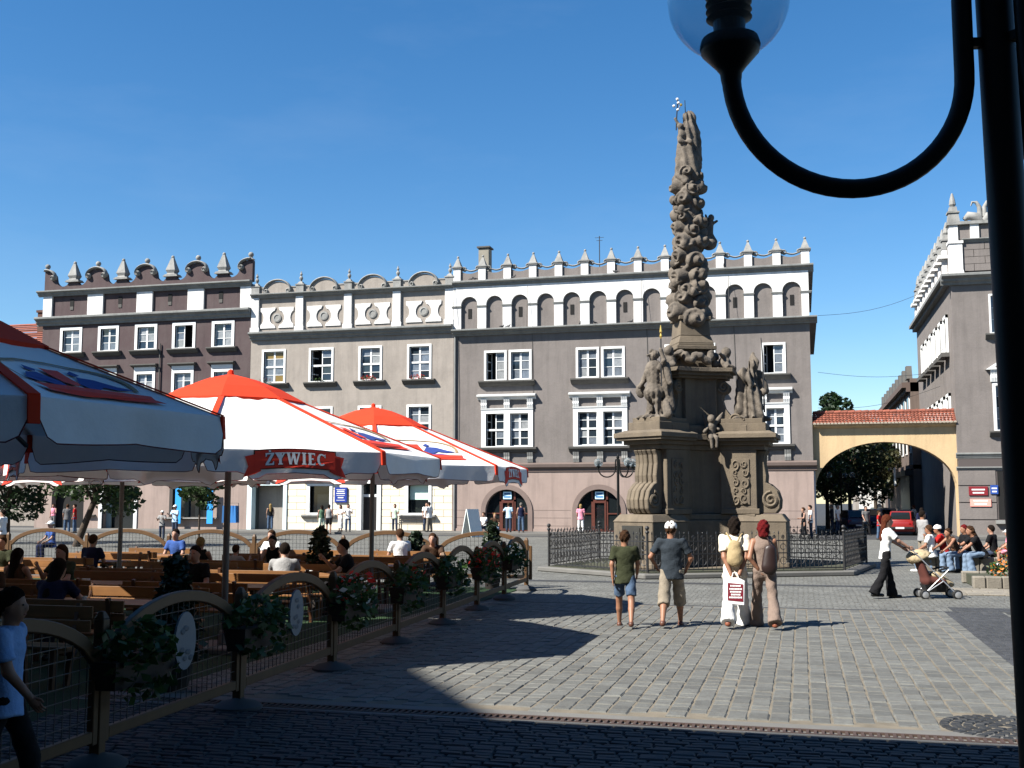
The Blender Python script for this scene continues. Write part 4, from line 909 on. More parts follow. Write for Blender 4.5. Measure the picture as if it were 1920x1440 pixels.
# saint in armour on the left arm
sx, sy = rot2((1.74, 0), ARM[0])
def fig(k): return rot2((1.74, 0), ARM[k])
def place(pr_, base, ang):                                # local x = figure's left, y = back
    M = Matrix.Translation((base[0], base[1], 4.5)) @ Matrix.Rotation(ang, 4, 'Z'); out = []
    for p in pr_:
        if p[0] == 'cap': out.append(('cap', tuple(M @ Vector(p[1])), tuple(M @ Vector(p[2])), p[3], p[4]))
        else: out.append(('ell', tuple(M @ Vector(p[1])), p[2]))
    return out
pr = [('cap', (-.16,-.12,.08), (-.14,-.02,.5), .08, .1), ('cap', (-.14,-.02,.5), (-.1,0,.9), .12, .15), ('cap', (.18,.02,.08), (.17,-.06,.5), .08, .1), ('cap', (.17,-.06,.5), (.1,0,.9), .12, .15),
      ('cap', (-.17,-.22,.06), (-.15,-.05,.07), .07, .08), ('cap', (.2,-.1,.06), (.18,.05,.07), .07, .08), ('cap', (0,0,.78), (0,0,1.0), .33, .22), ('cap', (0,0,1.0), (0,0,1.45), .22, .27), ('ell', (0,-.05,1.35), (.26,.2,.24)),
      ('cap', (0,0,1.5), (0,-.02,1.7), .1, .09), ('ell', (0,-.04,1.8), (.12,.14,.15)), ('ell', (0,.02,1.88), (.15,.19,.14)), ('cap', (0,-.1,1.98), (0,.25,1.9), .07, .06), ('cap', (0,-.12,1.86), (0,-.26,1.84), .06, .03),
      ('cap', (-.3,0,1.45), (-.45,-.05,1.15), .1, .09), ('cap', (-.45,-.05,1.15), (-.42,-.22,.95), .08, .07), ('ell', (-.55,-.1,.85), (.16,.1,.2)), ('cap', (.3,0,1.45), (.48,-.02,1.65), .1, .08), ('cap', (.48,-.02,1.65), (.42,-.08,1.98), .07, .06),
      ('cap', (.2,.18,1.4), (.42,.28,.3), .2, .1), ('cap', (.35,.12,1.5), (.55,.15,1.0), .16, .08), ('cap', (.3,.2,.5), (.5,.1,.1), .12, .14), ('cap', (-.3,.1,.3), (-.3,.1,.05), .12, .16), ('ell', (0,0,.0), (.48,.4,.09))]
fl = place(pr, fig(0), ARM[0]+R(90)-R(12))
O('armoured_saint', sdf_mesh(fl, .023, .022, lambda P: .008*np.sin(P[..., 0]*40)*np.sin(P[..., 1]*37)*np.sin(P[..., 2]*41)+.018*np.sin(np.arctan2(P[..., 1]-sy, P[..., 0]-sx)*12)*np.clip((5.6-P[..., 2])*2, .25, 1)), STATUE, mo, smooth=True)
b0 = Matrix.Translation((sx, sy, 4.5)) @ Matrix.Rotation(ARM[0]+R(78), 4, 'Z')
O('lance', MB().tube([b0 @ Vector((.43,-.08,.9)), b0 @ Vector((.43,-.08,2.3))], .02, 6), IRON, mo); O('lance_tip', MB().lathe([(.02,2.3),(.04,2.38),(.02,2.45),(.045,2.5),(.01,2.7)], tuple(b0 @ Vector((.43,-.08,0))-Vector((0,0,0))), 6), GOLD, mo)
# bishop saint on the right arm, robed and leaning
pr = [('ell', (0,0,0), (.46,.42,.09)), ('cap', (0,0,.1), (0,.02,.8), .28, .26), ('cap', (0,.02,.8), (.03,.0,1.35), .26, .21), ('cap', (.03,0,1.35), (.08,-.08,1.55), .2, .12), ('ell', (.1,-.14,1.68), (.13,.14,.16)), ('cap', (.1,-.1,1.78), (.1,-.06,1.98), .12, .04),
      ('cap', (-.2,.05,1.35), (-.26,.1,.25), .15, .17), ('cap', (.3,0,1.35), (.42,-.12,.9), .14, .13), ('cap', (.42,-.12,.9), (.3,-.3,.8), .1, .08), ('cap', (.26,.05,.8), (.32,0,.3), .14, .1), ('cap', (-.25,-.1,1.4), (-.1,-.32,1.0), .13, .1), ('cap', (0,-.2,.8), (.05,-.3,.1), .2, .22)]
bx, by = fig(1); fl = place(pr, fig(1), ARM[1]+R(90)-R(55))
O('robed_saint', sdf_mesh(fl, .024, .03, lambda P: .01*np.sin(P[..., 2]*24+P[..., 0]*15)+.034*np.sin(np.arctan2(P[..., 1]-by, P[..., 0]-bx)*11+P[..., 2]*1.5)), STATUE, mo, smooth=True)
b1 = Matrix.Translation((bx, by, 4.5)) @ Matrix.Rotation(ARM[1]+R(35), 4, 'Z')
O('crozier', MB().tube([b1 @ Vector((.32,-.3,.2)), b1 @ Vector((.3,-.3,1.9)), b1 @ Vector((.26,-.3,2.45))], [.025,.022,.012], 6), IRON, mo)
bx, by = fig(2); fl = place(pr, fig(2), ARM[2]+R(90))
O('rear_saint', sdf_mesh(fl, .045, .04, lambda P: .03*np.sin(np.arctan2(P[..., 1]-by, P[..., 0]-bx)*11)), STATUE, mo, smooth=True)
# putto sitting on the front cornice
pc = rot2((.98, .2), SIDE[0]); Mp = Matrix.Translation((pc[0], pc[1], 3.7)) @ Matrix.Rotation(SIDE[0]+R(90), 4, 'Z')
pr = [('cap', (0,0,.3), (0,-.02,.55), .12, .13), ('ell', (0,-.04,.78), (.12,.13,.14)), ('cap', (-.05,-.05,.28), (-.09,-.24,.2), .08, .06), ('cap', (-.09,-.24,.2), (-.07,-.24,-.08), .06, .045), ('cap', (.05,-.05,.28), (.08,-.24,.22), .08, .06), ('cap', (.08,-.24,.22), (.06,-.26,-.05), .06, .045),
      ('cap', (-.12,0,.55), (-.24,-.08,.4), .05, .045), ('cap', (-.24,-.08,.4), (-.16,-.14,.5), .045, .04), ('cap', (.12,0,.55), (.2,-.1,.48), .05, .045), ('cap', (.1,.08,.6), (.38,.12,.85), .1, .04), ('cap', (.3,.12,.8), (.45,.14,1.0), .07, .02), ('cap', (-.08,.08,.65), (-.2,.1,.95), .08, .03), ('cap', (0,.05,.2), (0,.3,.4), .12, .1)]
pl_ = []
for p in pr:
    pl_.append(('cap', tuple(Mp @ Vector(p[1])), tuple(Mp @ Vector(p[2])), p[3], p[4]) if p[0] == 'cap' else ('ell', tuple(Mp @ Vector(p[1])), p[2]))
O('putto', sdf_mesh(pl_, .024, .025), STATUE, mo, smooth=True)

# wrought-iron fence on a stone kerb round the monument
FP = [(-7.3, 32.6), (-4.05, 30.15), (1.1, 32.9), (1.9, 36.9), (-1.6, 39.3), (-6.6, 37.2)]
KP = [(-7.62, 32.42), (-4.08, 29.72), (1.36, 32.62), (2.2, 37.1), (-1.6, 39.7), (-6.85, 37.5)]
O('fence_kerb', MB().slab(KP, 0.0, .14), PAVE, None, kind='structure', bevel=.03)
IN = [(MC[0]+(x-MC[0])*.93, MC[1]+(y-MC[1])*.93) for x, y in KP]
struct('planted_bed', MB().slab(IN, .0, .155), mat('bed_soil', (.07,.065,.04), .95, var=.6, scale=5, col2=(.03,.06,.02)))
fe = T('iron_fence', 'black wrought-iron fence with spear tips round the stone column', 'fence', (MC[0], MC[1], .14), org=(MC[0], MC[1], .14))
for i in range(6):
    (x0, y0), (x1, y1) = FP[i], FP[(i+1) % 6]; L = math.hypot(x1-x0, y1-y0); d = Vector((x1-x0, y1-y0, 0))/L
    P = lambda t, z: (x0+d.x*t, y0+d.y*t, .14+z)
    O('fence_post', MB().tube([P(0, 0), P(0, 1.14)], .035, 8).ball(P(0, 1.2), .06, 8, 6).lathe([(.05,0),(.06,.03),(.05,.06)], P(0, 1.06), 8), IRON, fe)
    pan = MB()
    for z in (.08, .5, .84): pan.bar(P(.04, z), P(L-.04, z), .022, .03)
    n = int(L/.13); pan2 = MB()
    for k in range(1, n):
        t = L*k/n; top = 1.02 if k % 2 else .92
        pan.bar(P(t, .0 if k % 6 == 0 else .06), P(t, top), .018, .018)
        pan2.lathe([(.004, 0), (.022, .03), (.004, .1)], P(t, top-.01), 4)
        if k % 2 == 0:
            for zc, r_ in ((.67, .085), (.29, .1), (.94, .045)):
                pan2.tube([(x0+d.x*(t+L/n*.0+r_*math.cos(a)), y0+d.y*(t+r_*math.cos(a)), .14+zc+r_*math.sin(a)) for a in [2*math.pi*q/9 for q in range(9)]], .012, 3, closed=True)
        if k % 4 == 0: pan2.ball(P(t, 1.06), .02, 5, 4)
    pn = O('fence_panel', pan, IRON, fe, kind='stuff'); O('scrollwork', pan2, IRON, pn, kind='stuff')
shrub_rng = random.Random(4)

# ------------------------------------------------------------------ street lamps
GLOBE = mat('lamp_globe_glass', (.62,.72,.76), .03, spec=.5, trans=.9)
MATS['lamp_globe_glass'].node_tree.nodes['Principled BSDF'].inputs['IOR'].default_value = 1.06
GLOBE.node_tree.nodes['Principled BSDF'].inputs['Base Color'].default_value = (.62,.7,.7,1)
BULB = mat('lamp_inner', (.03,.04,.05), .4)
def lamp(label, loc, rz_, n=16):
    t = T('street_lamp', label, 'street lamp', loc, rz_, 'three-armed globe lamps on the square')
    O('post', MB().lathe([(.16, 0), (.16, .12), (.11, .2), (.1, .7), (.075, .8), (.066, .9), (.061, 2.2), (.057, 3.95)], (0,0,0), n).lathe([(.05, 3.95), (.075, 4.0), (.02, 4.15)], (0,0,0), n), LAMPM, t, smooth=True)
    for k in range(3):
        a = R((180, 300, 38)[k]); M = Matrix.Rotation(a, 4, 'Z')
        pth = [(.09, 0, 3.92), (.108, 0, 3.75), (.112, 0, 3.5)]+[(.496-.384*math.cos(math.pi*i/30), 0, 3.5-.385*math.sin(math.pi*i/30)) for i in range(1, 31)]
        arm = O('arm', MB().tube(pth, .032, n//2).lathe([(.03, 3.44), (.034, 3.46), (.036, 3.48), (.05, 3.5), (.095, 3.55), (.098, 3.575), (.09, 3.6)], (.88, 0, .03), n).bar((.04,0,3.9), (.1,0,3.9), .03, .05).bar((.04,0,3.6), (.1,0,3.6), .03, .03).xf(M), LAMPM, t, smooth=True)
        O('globe', MB().ball((.88, 0, 3.765), .2, n*2, n).xf(M), GLOBE, arm, smooth=True)
        cf = MB()
        for i in range(7): cf.lathe([(.05, 0), (.072, .012), (.05, .024)], (.88, 0, 3.69+.024*i), n)
        cf.lathe([(.05, 3.56), (.05, 3.66)], (.88, 0, .03), n); O('fitting', cf.xf(M), BULB, arm)
    return t
lamp('near dark lamp post with curved arm and glass globe at the right edge', (.715, 3.85, 0), R(14.5), 24).rotation_euler[1] = R(-.9)
lamp('three-globe lamp standing left of the stone column', (-8.04, 50.26, 0), R(10), 10)
# ------------------------------------------------------------------ cafe: umbrellas
UWHITE = cloth('umbrella_white_canvas', (.68,.68,.67), .12); URED = cloth('umbrella_red_canvas', (.72,.055,.02), .3)
UBLUE = mat('print_blue', (.03,.07,.33), .8); UTAN = mat('print_tan', (.42,.3,.16), .8); UDK = mat('print_dark_edge', (.09,.05,.03), .8); UREDP = mat('print_red', (.6,.035,.015), .8)
POLE = mat('umbrella_pole', (.2,.19,.18), .6, var=.2, scale=6)
def quad(m, p): m.append(p)
def letters(word, hgt=1.0, gap=.12):
    """slab-serif capitals as polygons; returns list of polygons and total width"""
    st, th, sr = .23, .1, .08
    def stem(x, w=st): return [[(x, 0), (x+w, 0), (x+w, 1), (x, 1)], [(x-sr, 0), (x+w+sr, 0), (x+w+sr, .09), (x-sr, .09)], [(x-sr, .91), (x+w+sr, .91), (x+w+sr, 1), (x-sr, 1)]]
    def dg(x0, z0, x1, z1, w): return [[(x0, z0), (x0+w, z0), (x1+w, z1), (x1, z1)]]
    def ser(x, z): return [[(x-.08, z), (x+.3, z), (x+.3, z+.09), (x-.08, z+.09)]]
    G = {'Ż': (.72, [[(0, .88), (.72, .88), (.72, 1), (0, 1)], [(0, 0), (.72, 0), (.72, .12), (0, .12)], [(0, .12), (.26, .12), (.72, .88), (.46, .88)], [(0, .7), (.08, .7), (.14, .88), (0, .88)], [(.72, .3), (.64, .3), (.56, .12), (.72, .12)], [(.27, 1.06), (.45, 1.06), (.45, 1.22), (.27, 1.22)]]),
         'Y': (.84, dg(.3, .42, .0, .93, .26)+dg(.36, .42, .66, .93, .14)+stem(.31)[:2]+ser(.02, .91)+ser(.56, .91)),
         'W': (1.15, dg(.22, 0, .02, .93, .22)+dg(.26, 0, .5, .93, .14)+dg(.68, 0, .46, .93, .22)+dg(.72, 0, .98, .93, .14)+ser(.02, .91)+ser(.48, .91)+ser(.85, .91)),
         'I': (.4, stem(.09)), 'E': (.68, stem(.09)+[[(.3, 0), (.66, 0), (.66, .11), (.3, .11)], [(.3, .89), (.64, .89), (.64, 1), (.3, 1)], [(.3, .45), (.52, .45), (.52, .56), (.3, .56)], [(.57, .11), (.66, .11), (.66, .28)], [(.55, .89), (.64, .74), (.64, .89)]]),
         'C': (.78, [[(.42+.4*math.cos(a), .5+.51*math.sin(a)), (.42+.4*math.cos(b), .5+.51*math.sin(b)), (.44+.2*math.cos(b), .5+.38*math.sin(b)), (.44+.2*math.cos(a), .5+.38*math.sin(a))] for a, b in [(R(48+264*i/10), R(48+264*(i+1)/10)) for i in range(10)]]+[[(.68, .72), (.76, .66), (.76, 1), (.68, .95)]])}
    out = []; x = 0
    for ch in word:
        w, ps = G[ch]; out.append([[((p[0]+x)*hgt, p[1]*hgt) for p in q] for q in ps]); x += w+gap
    return out, (x-gap)*hgt
def flatpoly(m, poly, f, off):                             # polygon in (s,t) laid on a surface f(s,t)->(point, normal), subdivided in s
    pts = []
    n = len(poly)
    for i in range(n):
        a, b = poly[i], poly[(i+1) % n]; k = max(1, int(math.hypot(b[0]-a[0], b[1]-a[1])/.08))
        for j in range(k): pts.append((a[0]+(b[0]-a[0])*j/k, a[1]+(b[1]-a[1])*j/k))
    tri = tessellate_polygon([[Vector((p[0], p[1], 0)) for p in pts]])
    vs = []
    for p in pts:
        q, nn = f(*p); vs.append(q+nn*off)
    m.add(vs, [tuple(t) for t in tri])
def umbrella(label, loc, rot, Ru, first_banner, zt=3.48):
    t = T('cafe_umbrella', label, 'umbrella', (loc[0], loc[1], 0), rot, 'large cafe umbrellas')
    ze, rt = 2.69, 1.0
    O('pole', MB().tube([(0,0,.1), (0,0,zt+.3)], .045, 10), POLE, t, smooth=True)
    O('base', MB().box(-.45, .45, -.45, .45, .01, .1).lathe([(.09, .1), (.07, .3)], (0,0,0), 10), mat('concrete', (.25,.25,.24), .9), t, bevel=.02)
    Vv = [Vector((Ru*math.cos(R(22.5+45*i)), Ru*math.sin(R(22.5+45*i)), ze)) for i in range(8)]
    Vt = [Vector((rt*math.cos(R(22.5+45*i)), rt*math.sin(R(22.5+45*i)), zt)) for i in range(8)]
    for i in range(8):
        a, b, c, d = Vv[i-1], Vv[i], Vt[i], Vt[i-1]; ctr = (a+b)/2; E_ = (b-a); L = E_.length; E_.normalize(); up = ((c+d)/2-ctr); SL = up.length; U = up.normalized(); N_ = E_.cross(U).normalized()
        out_ = Vector((ctr.x, ctr.y, 0)).normalized()
        ban = (i+first_banner) % 2 == 0; wk = 1.0 if ban else .3; es = 1.22 if Ru > 2.5 else .9
        def surf0(s, tt): return surf(s*es, tt*es-.04)
        def surf(s, tt):                                    # s along the edge, tt up the slope
            v = tt/SL; w = L*(1-v)+(d-c).length*v; f = s/(w/2)
            return ctr+E_*s+U*tt+N_*wk*(.012*math.sin(f*5+i*2+v*3)+.008*math.sin(f*11+v*7+i))*(1-min(1, abs(f)**2))-N_*(.07*(1-min(1, abs(f)**2))*math.sin(math.pi*min(1, max(0, .15+v*.85)))), N_
        m = MB(); nu, nv = 8, 6; vs = []
        for j in range(nv+1):
            v = j/nv; w = L*(1-v)+(d-c).length*v
            for k in range(nu+1): vs.append(surf((k/nu-.5)*w, v*SL)[0])
        m.add(vs, [(j*(nu+1)+k, j*(nu+1)+k+1, (j+1)*(nu+1)+k+1, (j+1)*(nu+1)+k) for j in range(nv) for k in range(nu)])
        pan = O('canopy_panel', m, UWHITE, t, smooth=True)
        ph = rng.uniform(0, 6)
        def val(s, tt): return ctr+E_*s+Vector((0,0,tt))+out_*(-.02*tt*4+(.009 if ban else .03)*math.sin(s*4.3+ph)*(-tt/.3)+(.003 if ban else .012)*math.sin(s*11+ph)*(-tt/.3)), out_
        hem = lambda s: -.27+(.035*(1-(abs(s)-.0)/(L/2))**2)-(.1*max(0, 1-abs(abs(s)-.52)/.14) if ban and abs(s) < .72 else 0)-(.035 if ban and abs(s) < .52 else 0)
        m = MB(); nu = 26; vs = []
        for k in range(nu+1):
            s = (k/nu-.5)*L; cut_ = .2*max(0, 1-(L/2-abs(s))/.12)**2
            for q in (0, .5, 1): vs.append(val(s, (hem(s)+cut_)*q)[0])
        m.add(vs, [(3*k+q, 3*k+q+1, 3*k+q+4, 3*k+q+3) for k in range(nu) for q in (0, 1)])
        va = O('valance', m, UWHITE, t, smooth=True)
        hm = MB().tube([val((k/nu-.5)*L, hem((k/nu-.5)*L)+.2*max(0, 1-(L/2-abs((k/nu-.5)*L))/.12)**2)[0] for k in range(nu+1)], .0045, 4); O('hem', hm, mat('dark_red_piping', (.16,.02,.02), .8), va)
        if ban:
            m = MB(); mid = [(-.5+1.0*k/10, -.02+.03*(1-((k-5)/5)**2)) for k in range(11)]
            low = [(.5-1.0*k/10, -.235+.03*(1-((k-5)/5)**2)) for k in range(11)]
            for pl, off in ((mid+low, .014), ([(-.47, -.05), (-.62, -.085), (-.58, -.2), (-.64, -.33), (-.5, -.29), (-.42, -.25), (-.47, -.2)], .011), ([(.47, -.05), (.62, -.085), (.58, -.2), (.64, -.33), (.5, -.29), (.42, -.25), (.47, -.2)], .011)): flatpoly(m, pl, val, off)
            bn = O('banner', m, UREDP, va)
            m = MB(); flatpoly(m, [(p[0]*1.03, p[1]+.012) for p in mid]+[(p[0]*1.03, p[1]-.012) for p in low], val, .009); O('banner_edge', m, UDK, bn)
            lt, wd = letters('ŻYWIEC', .145); m = MB(); m2 = MB()
            for gl in lt:
                for q in gl:
                    p2 = [(p[0]-wd/2, -.2+p[1]+.03*(1-((p[0]-wd/2)/.5)**2)) for p in q]; flatpoly(m, p2, val, .022); flatpoly(m2, [(p[0]+.009, p[1]-.007) for p in p2], val, .018)
            O('lettering', m, mat('print_white', (.8,.8,.78), .8), bn); O('lettering_shadow', m2, UDK, bn)
        else:
            cz = .68; sc = 1.0
            em = O('emblem', MB(), UTAN, pan); m = MB(); ringp = lambda rr, a: (rr*.62*math.cos(a), cz+.03+rr*.42*math.sin(a))
            for k in range(22):
                a0, a1 = R(-20+220*k/22), R(-20+220*(k+1)/22); flatpoly(m, [ringp(1, a0), ringp(1, a1), ringp(.93, a1), ringp(.93, a0)], surf0, .012)
            em.data = (lambda me: (me.from_pydata(m.v, [], m.f), me.materials.append(UTAN), me)[-1])(bpy.data.meshes.new('emblem'))
            m = MB()
            for sg in (-1, 1):
                for pl in ([(.1, .72), (.2, .86), (.34, .82), (.46, .68), (.56, .6), (.4, .6), (.3, .66), (.2, .6), (.12, .62)], [(.16, .92), (.24, .98), (.27, .9), (.2, .87)], [(.06, .6), (.3, .58), (.42, .52), (.2, .5), (.1, .53)]): flatpoly(m, [(sg*p[0], p[1]) for p in pl], surf0, .014)
            O('blue_figures', m, UBLUE, em)
            m = MB(); flatpoly(m, [(-.1, .96), (.1, .96), (.09, .7), (0, .62), (-.09, .7)], surf0, .017); flatpoly(m, [(-.6, .46), (-.3, .5), (0, .515), (.3, .5), (.6, .46), (.56, .38), (.6, .29), (.3, .335), (0, .35), (-.3, .335), (-.6, .29), (-.56, .38)], surf0, .018)
            O('red_ribbon', m, UREDP, em)
            lt, wd = letters('ŻYWIEC', .12); m = MB()
            for gl in lt:
                for q in gl: flatpoly(m, [(p[0]-wd/2, .37+p[1]) for p in q], surf0, .026)
            O('lettering', m, MATS.get('print_white') or mat('print_white', (.8,.8,.78), .8), em)
        # red seam strip over the rib, down the valance corner
        O('seam', MB().bar(Vv[i]+Vector((0,0,.01)), Vt[i]+Vector((0,0,.01)), .075, .012).bar(Vv[i]+Vector((0,0,.005)), Vv[i]*1.004+Vector((0,0,-.17)), .07, .02), URED, t)
        O('rib', MB().bar(Vv[i]*.97+Vector((0,0,-.02)), Vt[i]*.3+Vector((0,0,2.3)), .03, .03), POLE, t)
        O('strut', MB().bar(Vector((0,0,2.75)), Vv[i]*.52+Vector((0,0,1.35+.2)), .025, .025), POLE, t)
    m = MB(); rc = 1.06; vs = []; zc = zt
    for rr_, z in ((rc, zc-.07), (rc, zc), (.72, zt+.18), (.36, zt+.32), (.02, zt+.4)):
        for i in range(8): vs.append((rr_*math.cos(R(22.5+45*i)), rr_*math.sin(R(22.5+45*i)), z))
    m.add(vs, [(j*8+i, j*8+(i+1) % 8, (j+1)*8+(i+1) % 8, (j+1)*8+i) for j in range(4) for i in range(8)])
    cp_ = O('cap', m, URED, t)
    O('finial', MB().lathe([(.05, zt+.38), (.04, zt+.45), (.01, zt+.47)], (0,0,0), 8), URED, cp_)
    return t
umbrella('shaded white umbrella with red cap nearest the viewer at the left edge', (-6.25, 6.6), R(-7), 2.32, 1, 3.2)
umbrella('sunlit white umbrella whose red banner faces the viewer, second from front', (-7.84, 14.3), 0, 3.0, 1)
umbrella('white umbrella nearest the houses, its emblem facing the viewer', (-7.96, 20.1), 0, 3.0, 0)
umbrella('far left white umbrella mostly hidden behind the near one, grey pole showing', (-13.6, 20.4), 0, 3.0, 0)
umbrella('white umbrella cut by the left edge behind the near shaded one', (-13.4, 14.4), 0, 3.0, 1)

# ------------------------------------------------------------------ cafe: carpet, fence, planters, tables, benches
struct('green_carpet', sheet(-20.5, -6.45, 3.5, 26.0, .02), mat('green_turf_carpet', (.01,.05,.008), .95, var=.4, scale=3, bump=.006, bscale=120))  # brighter turf green, its colour lowered to deepen the shade under the umbrellas
def WOOD(nm, c): return mat(nm, c, .55, grain=(2.5,2.5,25), var=.2, scale=2, spec=.35)
PINE = mat('varnished_pine', (.38,.17,.05), .5, var=.45, scale=3, spec=.4, island=.12, grain=(1.2, 14, 14)); TEAK = mat('brown_stained_wood', (.16,.065,.028), .5, var=.4, scale=5, spec=.4)
FRAME = mat('fence_pine', (.15,.075,.026), .55, var=.4, scale=5, spec=.35); WIRE = mat('galvanised_wire', (.05,.05,.05), .5)
def fence_panel(label, p0, p1, sign=False, h0=.92, rise=.36):
    p0 = Vector((p0[0], p0[1], 0)); p1 = Vector((p1[0], p1[1], 0)); L = (p1-p0).length-.16; an = math.atan2(p1.y-p0.y, p1.x-p0.x); c = (p0+p1)/2
    t = T('cafe_barrier', label, 'barrier', c, an, 'arched wooden panels round the cafe')
    ar = MB(); N_ = 14
    up = [(-L/2+L*i/N_, h0+rise*(1-(2*i/N_-1)**2)**.75) for i in range(N_+1)]; dn = [(-L/2+.04+(L-.08)*i/N_, h0-.1+rise*(1-(2*i/N_-1)**2)**.75) for i in range(N_+1)]
    ar.prism(up+dn[::-1], -.03, .03); O('arch_rail', ar, FRAME, t, bevel=.008)
    for s_ in (-1, 1): O('stile', MB().box(s_*L/2-.035, s_*L/2+.035, -.03, .03, .2, h0+.02), FRAME, t, bevel=.006)
    O('bottom_rail', MB().box(-L/2+.036, L/2-.036, -.028, .028, .22, .31), FRAME, t, bevel=.006)
    w = MB(); x = -L/2+.1
    while x < L/2-.05:
        zt_ = h0-.06+rise*max(0, (1-(2*x/L)**2))**.75; w.bar((x, 0, .3), (x, 0, zt_), .006, .006); x += .1
    z = .4
    while z < h0+rise-.1:
        hw = L/2-.03 if z < h0-.05 else L/2*math.sqrt(max(0, 1-(max(0, z-h0+.06)/rise)**1.333)); w.bar((-hw, .006, z), (hw, .006, z), .006, .006) if hw > .1 else None; z += .1
    O('wire_mesh', w, WIRE, t, kind='stuff')
    if sign:
        o = O('oval_sign', MB().lathe([(.001, 0), (.19, 0), (.19, .02), (.001, .021)], (0, 0, 0), 22, Matrix.Translation((0, .07, .84)) @ Matrix.Rotation(R(90), 4, 'X') @ Matrix.Diagonal((1, 1.35, 1, 1))), mat('pale_sign', (.26,.28,.3), .6), t)
        e = MB()
        for k in range(9): e.ball((rng.uniform(-.1,.1), .075, .84+rng.uniform(-.16,.16)), (.04,.004,.025), 6, 4)
        O('sign_print', e, mat('sign_grey_print', (.16,.18,.2), .7), o)
    return t
def fence_post(label, p):
    t = T('barrier_post', label, 'post', (p[0], p[1], 0), group='posts of the cafe fence')
    O('post', MB().box(-.045, .045, -.045, .045, .08, 1.16).taper(0, 0, 1.16, 1.22, .045, .045, .02, .02), FRAME, t, bevel=.006)
    O('foot', MB().lathe([(.24, .01), (.24, .05), (.18, .09), (.08, .11), (.05, .13)], (0,0,0), 14), mat('dark_concrete', (.1,.1,.1), .9), t, smooth=True)
FX = lambda y: -6.25+(25.5-y)*.048
ys = [25.5, 23.05, 20.6, 18.15, 15.6, 13.0, 10.4, 7.9, 5.4]
ordn = ['first', 'second', 'third', 'fourth', 'fifth', 'sixth', 'seventh', 'eighth', 'ninth']
for i, y in enumerate(ys):
    fence_post(f'wooden post on round foot, {ordn[i]} from the far corner of the near fence', (FX(y), y))
    if i < len(ys)-1: fence_panel(f'arched wooden mesh panel along the paving, {ordn[i]} from the far corner' + (', with oval sign' if i in (5, 6) else ''), (FX(y), y), (FX(ys[i+1]), ys[i+1]), i in (5, 6))
bx = [-6.25-2.45*k for k in range(0, 8)]
for i in range(1, 8):
    fence_post(f'wooden post of the rear cafe fence, {ordn[i-1]} from its right corner', (bx[i], 26.25)); fence_panel(f'wide arched wooden panel at the rear of the cafe, {ordn[i-1]} from its right corner', (bx[i-1], 26.25), (bx[i], 26.25), h0=.98, rise=.36)
BOX = mat('brown_planter_box', (.05,.03,.02), .7)
def planter(label, p, cols, along_y=True, n=260, spread=1.0):
    t = T('flower_box', label, 'flower box', (p[0], p[1], .62), R(90) if along_y else 0, 'flower boxes on the cafe fence')
    O('box', MB().taper(0, 0, 0, .22, .4, .09, .44, .12), BOX, t)
    O('leaves', leafcloud(n, (0, 0, .3), (.58*spread, .26, .26*spread), .055, rng), LEAF, t); O('trailing_leaves', leafcloud(n//2, (0, -.1, .12), (.55*spread, .2, .26), .05, rng), LEAF, t)
    for c, k in cols: O('blossoms', leafcloud(k, (0, -.06, .36), (.55*spread, .26, .24*spread), .04, rng), c, t)
planter('flower box of red geraniums and white trailing flowers on the near fence', (FX(13.2)+.12, 13.3), [(RED, 60), (WHIB, 40)], n=330, spread=.92)
planter('shaded flower box of dark foliage on the fence, just beyond the red and white one', (FX(15.6)+.12, 15.7), [(RED, 18)], n=330, spread=.92)
planter('leafy green flower box without blossoms, middle of the near fence', (FX(18.2)+.12, 18.2), [(RED, 4)], n=330, spread=.92)
planter('flower box crowded with bright red geraniums near the fence corner', (FX(20.6)+.12, 20.6), [(RED, 130)], n=300)
planter('green foliage box with few blossoms, last before the fence corner', (FX(23.1)+.12, 23.3), [(WHIB, 8)], n=330, spread=.95)
planter('dark foliage box on the near fence beside the oval sign', (FX(10.4)+.12, 10.5), [], n=300, spread=.85)
planter('dark foliage box on the near fence closest to the viewer', (FX(8.0)+.12, 8.2), [], n=300, spread=.85)
def bench_set(k, x, y, L=2.05):
    n = []
    t = T('beer_table', f'plank beer table {k}', 'table', (x, y, .02), 0, 'beer tables under the umbrellas')
    for i in range(5): O('plank', MB().box(-L/2, L/2, -.36+.146*i, -.36+.146*i+.136, .72, .76), PINE, t, bevel=.004)
    for s_ in (-1, 1):
        O('trestle', MB().bar((s_*(L/2-.3), -.28, 0), (s_*(L/2-.3), -.2, .72), .07, .05).bar((s_*(L/2-.3), .28, 0), (s_*(L/2-.3), .2, .72), .07, .05).bar((s_*(L/2-.3), -.3, .68), (s_*(L/2-.3), .3, .68), .06, .06), TEAK, t)
    for s_ in (-1, 1):
        b = T('garden_bench', f'bench {k} {s_}', 'bench', (x, y+s_*.72, .02), 0 if s_ > 0 else math.pi, 'plank benches at the beer tables')
        for i in range(3): O('seat_plank', MB().box(-L/2, L/2, -.16+.12*i, -.05+.12*i, .43, .465), PINE, b, bevel=.004)
        for i in range(2): O('back_plank', MB().box(-L/2, L/2, .235+.03*i, .265+.03*i, .58+.155*i, .715+.155*i), PINE, b, bevel=.004)
        for q in (-1, 1):
            O('leg_frame', MB().bar((q*(L/2-.2), -.14, 0), (q*(L/2-.2), -.12, .43), .06, .05).bar((q*(L/2-.2), .12, 0), (q*(L/2-.2), .22, .45), .06, .05).bar((q*(L/2-.2), .21, .42), (q*(L/2-.2), .31, .9), .05, .05).bar((q*(L/2-.2), -.14, .4), (q*(L/2-.2), .22, .4), .05, .05), TEAK, b)
        n.append(b)
    return t, n
